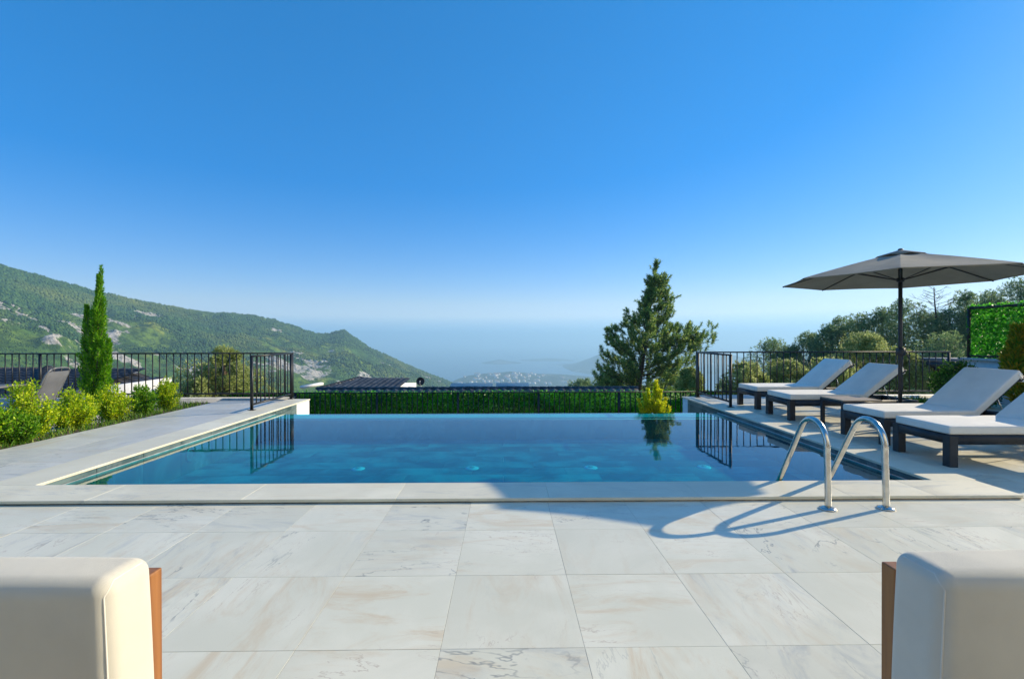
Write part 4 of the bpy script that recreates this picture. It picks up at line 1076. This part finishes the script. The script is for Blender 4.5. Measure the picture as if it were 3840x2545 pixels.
# ---- pine by the ivy fence
def tufts(P, D, L, n=9, spread=.75, wid=.055):
    """needle tufts: n thin blades from every point"""
    k = len(P); Pn = np.repeat(P, n, 0); Dn = unit(np.repeat(D, n, 0) + rng.normal(0, spread, (k * n, 3)))
    Ln = np.repeat(np.broadcast_to(L, (k,)), n) * rng.uniform(.7, 1.25, k * n)
    return Pn, Dn, Ln, Ln * wid * rng.uniform(.8, 1.4, k * n)
def near_pine():
    Yp = 28.0; bx_ = PX(1468) * Yp; gz = float(ground_z(bx_, Yp))
    r = empty('pine_tree', (bx_, Yp, gz)); tag(r, 'bushy pine tree standing behind the ivy fence beyond the pool', 'tree')
    top = np.array([PX(1524) * Yp - bx_, 0, 1.29 + PE(604) * Yp - gz]); H_ = top[2]
    def trunk(s): return np.array([top[0] * s ** 1.3 + .06 * math.sin(s * 5), .05 * math.sin(s * 7), H_ * s])
    tk = MB(); ss = np.linspace(0, 1, 14); tk.tube([trunk(s) for s in ss], .2 * (1 - ss) + .015, 9); tk.build('trunk', 'bark', r)
    zpx = lambda y: 1.29 + PE(y) * Yp - gz
    Ll = [(893, 1360), (870, 1346), (830, 1352), (790, 1374), (765, 1384), (740, 1408), (712, 1428), (700, 1462), (672, 1490), (645, 1502), (620, 1514), (602, 1522)]
    Rl = [(893, 1606), (850, 1620), (815, 1628), (790, 1650), (760, 1657), (742, 1640), (738, 1596), (712, 1572), (690, 1566), (650, 1556), (620, 1548), (602, 1528)]
    zl = np.array([zpx(a) for a, b in Ll]); xl = np.array([PX(b) * Yp - bx_ for a, b in Ll]); zq = np.array([zpx(a) for a, b in Rl]); xr = np.array([PX(b) * Yp - bx_ for a, b in Rl])
    br = MB(); P = []; D = []
    nbr = 140; z0, z1 = zpx(915), zpx(640)
    for i in range(nbr):
        f = (i + rng.random()) / nbr; zt = z0 + (z1 - z0) * f ** 1.02           # height of the branch tip
        az = i * 2.39996 + rng.normal(0, .3); c_, s_ = math.cos(az), math.sin(az)
        zs = zt + .35
        L_, R_ = np.interp(zs, zl, xl), np.interp(zs, zq, xr)
        rise = 1.0 * (1 - f) + .25
        a0 = trunk(min(max(.10, (zt - rise) / H_), .96))
        reach = (R_ - a0[0]) if c_ > 0 else (a0[0] - L_)
        rr = max(.12, (abs(c_) * reach + (1 - abs(c_)) * .5 * (R_ - L_) * .95) * rng.uniform(.45, .93) ** .6 - .10)
        tip = np.array([a0[0] + c_ * rr, a0[1] + s_ * rr, zt])
        mid = a0 * .45 + tip * .55 + np.array([0, 0, -.35 * rise - .05])
        cur = lambda s: (1 - s)[:, None] ** 2 * a0 + 2 * (s * (1 - s))[:, None] * mid + s[:, None] ** 2 * tip
        br.tube(cur(np.linspace(0, 1, 6)), np.linspace(.030, .008, 6) * (1.1 - f * .6), 5, False)
        for q in range(int(5 + 3.4 * rr)):                                     # upright shoots along the branch
            s = rng.uniform(.12, .95) ** .8; p0 = cur(np.array([s]))[0] + rng.normal(0, .09, 3) * np.array([1, 1, .6])
            dr = unit(np.array([c_ * .45, s_ * .45, .95]) + rng.normal(0, .38, 3)); ln = rng.uniform(.30, .62) * (1.05 - .3 * f)
            br.tube([cur(np.array([s]))[0], p0, p0 + dr * ln], [.008, .007, .003], 4, False)
            m = 9; sv = np.linspace(.05, 1, m)[:, None]
            P.append(p0 + dr * ln * sv); D.append(np.repeat((dr * 1.0)[None], m, 0) + rng.normal(0, .12, (m, 3)))
    for (tx, ty, oy) in ((1652, 762, .1), (1640, 750, -.3), (1622, 748, .3), (1648, 790, -.1), (1618, 772, 0), (1602, 768, .4), (1632, 806, .2), (1610, 800, -.4), (1640, 775, .5), (1655, 775, -.5), (1625, 785, -.2)):
        tip = np.array([PX(tx) * Yp - bx_, oy, zpx(ty) - .28]); a0 = trunk(.46); mid = a0 * .5 + tip * .5 + np.array([0, 0, -.35])
        cur = lambda s: (1 - s)[:, None] ** 2 * a0 + 2 * (s * (1 - s))[:, None] * mid + s[:, None] ** 2 * tip
        br.tube(cur(np.linspace(0, 1, 6)), np.linspace(.03, .008, 6), 5, False)
        for q in range(9):
            p0 = cur(np.array([rng.uniform(.55, 1.0)]))[0] + rng.normal(0, .12, 3); dr = unit(np.array([.25, 0, .95]) + rng.normal(0, .35, 3)); ln = rng.uniform(.3, .55); m = 9
            P.append(p0 + dr * ln * np.linspace(.05, 1, m)[:, None]); D.append(np.repeat(dr[None], m, 0))
    for q in range(16):                                                        # leader shoots
        s = rng.uniform(.84, .97); p0 = trunk(s); dr = unit(np.array([rng.normal(0, .3), rng.normal(0, .3), 1.])); ln = rng.uniform(.3, .55); m = 9
        if q < 3: p0 = trunk(.93) + np.array([rng.normal(0, .05), 0, 0]); dr = unit(np.array([(q - 1) * .22, 0, 1.])); ln = .62 - .12 * abs(q - 1)
        P.append(p0 + dr * ln * np.linspace(0, 1, m)[:, None]); D.append(np.repeat(dr[None], m, 0))
    br.build('branches', 'bark', r)
    P = np.concatenate(P); D = np.concatenate(D)
    a_, b_, c2, d2 = tufts(P, D, .18, 8, .6)
    obj('crown', leaves_mesh('crown', a_, b_, c2, d2 * 2.4, 'l_pine'), r)
near_pine()

def clump_tree(name, label, X, Y, ztop, w, mat, group=None, clumps=16, per=110, lf=.16, cat='tree', bottom=.25, wid=.14, tuft=7, flat=.62, seed=None, gz=None, elong=1.0):
    """tree with trunk, limbs and a crown made of leaf clumps"""
    gz = float(ground_z(X, Y)) if gz is None else gz; H_ = ztop - gz
    r = empty(name, (X, Y, gz)); tag(r, label, cat, group)
    tk = MB(); ss = np.linspace(0, .92, 8); bend = rng.normal(0, .04, 2) * H_
    trunk = lambda s: np.array([bend[0] * math.sin(s * 2.5), bend[1] * math.sin(s * 2.1), H_ * s])
    tk.tube([trunk(s) for s in ss], np.linspace(.035 * H_ + .02, .012, 8), 8); tk.build('trunk', 'bark', r)
    lb = MB(); P = []; D = []
    for i in range(clumps):
        f = (i + .5) / clumps; zc = H_ * (bottom + (1 - bottom) * f) ; prof_ = math.sin(math.pi * min(1, (.18 + .80 * f)) ) ** .75
        az = i * 2.39996 + rng.normal(0, .4); rr = w / 2 * prof_ * rng.uniform(.35, .88)
        c = np.array([math.cos(az) * rr, math.sin(az) * rr, zc - .06 * H_]) + trunk(f) * np.array([1, 1, 0])
        cr = w * rng.uniform(.15, .26) * (1.05 - .45 * f); c[2] = min(c[2], H_ - cr * flat * .9)
        a0 = trunk(max(.08, f * .72)); lb.tube([a0, (a0 + c) / 2 + np.array([0, 0, -.04 * H_]), c], [.012 * H_ ** .5 + .008, .01, .005], 5, False)
        d = rand_dirs(per); q = rng.random(per) ** .38
        p = c + d * (q * cr)[:, None] * np.array([1, 1, flat * elong])
        P.append(p); D.append(d * .7 + np.array([0, 0, .55]))
    lb.build('limbs', 'bark', r); P = np.concatenate(P); D = np.concatenate(D)
    a_, b_, c2, d2 = tufts(P, D, lf, tuft, .7, wid)
    obj('crown', leaves_mesh('crown', a_, b_, c2, d2, mat), r); return r

GO = 'olive trees beyond the railings'
def olive(label, x, ytop, Y, wpx, **kw):
    w = wpx * 1.35 / 1082 * Y; clump_tree('olive_tree', label, PX(x) * Y, Y, 1.29 + PE(ytop) * Y, w, 'l_olive', GO, lf=.085, wid=.26, tuft=5, per=kw.pop('per', 190), clumps=kw.pop('clumps', 24), bottom=.2, flat=.8, **kw)
olive('pale olive tree seen through the left railing with a tall leading shoot', 540, 797, 13.5, 95, clumps=18)
olive('broad pale olive tree behind the left railing next to the pool corner', 525, 830, 14.2, 190)
olive('low olive bush at the foot of the broad olive behind the left railing', 470, 872, 12.9, 90, clumps=14)
olive('olive tree right behind the short railing beside the far lounger', 1735, 838, 12.6, 120)
olive('olive tree behind the foot end of the far lounger', 1830, 834, 13.2, 130)
olive('olive tree behind the backrest of the far lounger', 1925, 830, 13.4, 130)
olive('tallest pale olive tree left of the parasol pole', 2010, 770, 15.0, 140, clumps=30)
olive('rounded olive tree directly behind the parasol pole', 2085, 806, 14.0, 120)
olive('olive tree right of the parasol pole by the shelter', 2150, 832, 14.6, 100)
olive('small dark olive tree beside the pine at the fence end', 1600, 850, 15.2, 70)

GP = 'pines on the slope at the right'
pines = [(1790, 785, 46, 92, 'lowest broad pine at the left end of the wooded slope'), (1835, 803, 44, 70, 'small pine filling the gap beside the lowest pine'), (1872, 770, 44, 70, 'small rounded pine on the slope above the far lounger'),
         (1905, 752, 42, 80, 'pine above the backrest of the far lounger'), (1945, 733, 42, 78, 'pointed pine left of the pole on the skyline'), (1995, 726, 40, 86, 'dense pine on the skyline left of the parasol pole'),
         (2040, 712, 40, 80, 'pine just left of the parasol pole on the skyline'), (2100, 692, 38, 92, 'tall pine just right of the parasol pole'), (2150, 722, 37, 90, 'pine under the bare tree'),
         (2205, 716, 35, 90, 'dark pine right of the bare tree'), (2238, 672, 36, 76, 'tall open pine above the corner of the ivy panel'), (2275, 700, 34, 80, 'pine behind the top edge of the ivy panel'),
         (2315, 672, 33, 92, 'pine above the ivy panel near the picture edge'), (2372, 643, 32, 110, 'tallest pine at the right edge of the picture'), (2190, 770, 27, 120, 'dark low pine in the shade left of the ivy panel'), (2440, 640, 31, 110, 'pine just outside the right picture edge'),
         (1400, 872, 70, 70, 'far blue green pine below the left side of the big pine'), (1345, 878, 80, 60, 'farthest small pine beyond the fence left of the big pine'), (1440, 868, 64, 80, 'far pine behind the trunk of the big pine'), (1560, 860, 60, 90, 'far pine low behind the right side of the big pine')]
for (x, y, Y, wp, lab) in pines:
    sc_ = Y / 40; zt = 1.29 + PE(y) * Y; wd = wp * 1.5 / 1082 * Y
    clump_tree('slope_pine', lab, PX(x) * Y, Y, zt, wd, 'l_farpine', GP, clumps=36, per=75, lf=.20 * sc_, wid=.17, tuft=6, bottom=.06, flat=.9, elong=1.15, gz=min(float(ground_z(PX(x) * Y, Y)), zt - wd * .9))

# bare tree on the skyline
bt_ = empty('bare_tree', at(PX(2172), PE(800), 36.0)); tag(bt_, 'bare leafless tree on the skyline below the parasol rim', 'tree')
tk = MB(); twg = MB(); Hb = (PE(664) - PE(800)) * 36
tk.tube([(0, 0, -3), (.05, 0, 0), (.12, 0, Hb * .45), (-.05, 0, Hb * .8), (-.1, 0, Hb)], [.12, .10, .07, .035, .012], 8); tk.build('trunk', 'bark', bt_)
for i in range(26):
    f = .42 + .56 * (i / 26); az = i * 2.4; L_ = Hb * .42 * (1.15 - .75 * (f - .42) / .56) * rng.uniform(.7, 1.1); a0 = np.array([.02, 0, Hb * f]); d = np.array([math.cos(az), math.sin(az) * .8, .38]); tip = a0 + d * L_
    twg.tube([a0, (a0 + tip) / 2 + np.array([0, 0, -.05]), tip], [.022, .014, .006], 5, False)
    for j in range(7):
        s = rng.uniform(.35, 1); p = a0 + d * L_ * s; dd = unit(d + rng.normal(0, .55, 3)) * L_ * rng.uniform(.18, .38); twg.tube([p, p + dd], [.008, .004], 4, False)
twg.build('twigs', 'bark', bt_)

# ---- town on the headland: tiny houses
Xx, Yy, Zz = town_grid
hb = MB(); hb.box(-.5, .5, -.5, .5, -.6, .62); hb_me = hb.mesh('town_house', 'white_house')
rf_me = MB().add([(-.56, -.56, .621), (.56, -.56, .621), (.56, .56, .621), (-.56, .56, .621), (-.2, 0, .95), (.2, 0, .95)], [(0, 1, 5, 4), (2, 3, 4, 5)], [(1, 2, 5), (3, 0, 4)]).mesh('roof', 'red_roof')
cnt = 0
while cnt < 75:
    x = rng.normal(1180, 60); y = rng.uniform(864, 889) 
    if not 1052 < x < 1330: continue
    j = int(np.argmin(np.abs(Xx[0] - PX(x) * 3000))); colz = (Zz[:30, j] - 1.29) / Yy[:30, j] - PE(y)
    i = int(np.argmin(np.abs(colz)))
    sz = rng.uniform(9, 16); rz = rng.uniform(0, 3.1)
    o = obj('town_house', hb_me, None, (Xx[i, j], Yy[i, j], Zz[i, j] + sz * .35), (0, 0, rz)); o.scale = (sz * rng.uniform(1, 1.6), sz, sz * .8)
    tag(o, 'tiny pale house in the far town on the hazy headland', 'house', 'houses of the far town'); obj('roof', rf_me, o); cnt += 1

# ================================================================== HAZE
t = NT('haze_air'); pv = t.n('VolumePrincipled'); t.set(pv, 'Color', (.50, .80, 1.0)); t.set(pv, 'Density', .00028); t.set(pv, 'Anisotropy', .2); t.t.links.new(pv.outputs[0], t.out.inputs[1]); M['haze'] = t.m
hz = MB().box(-15500, 15500, -600, 15500, SEA - 1.5, float(max(Zg.max(), 40)) + 12).build('haze', 'haze'); tag(hz, 'pale blue haze over the sea and far hills', 'haze', kind='stuff')
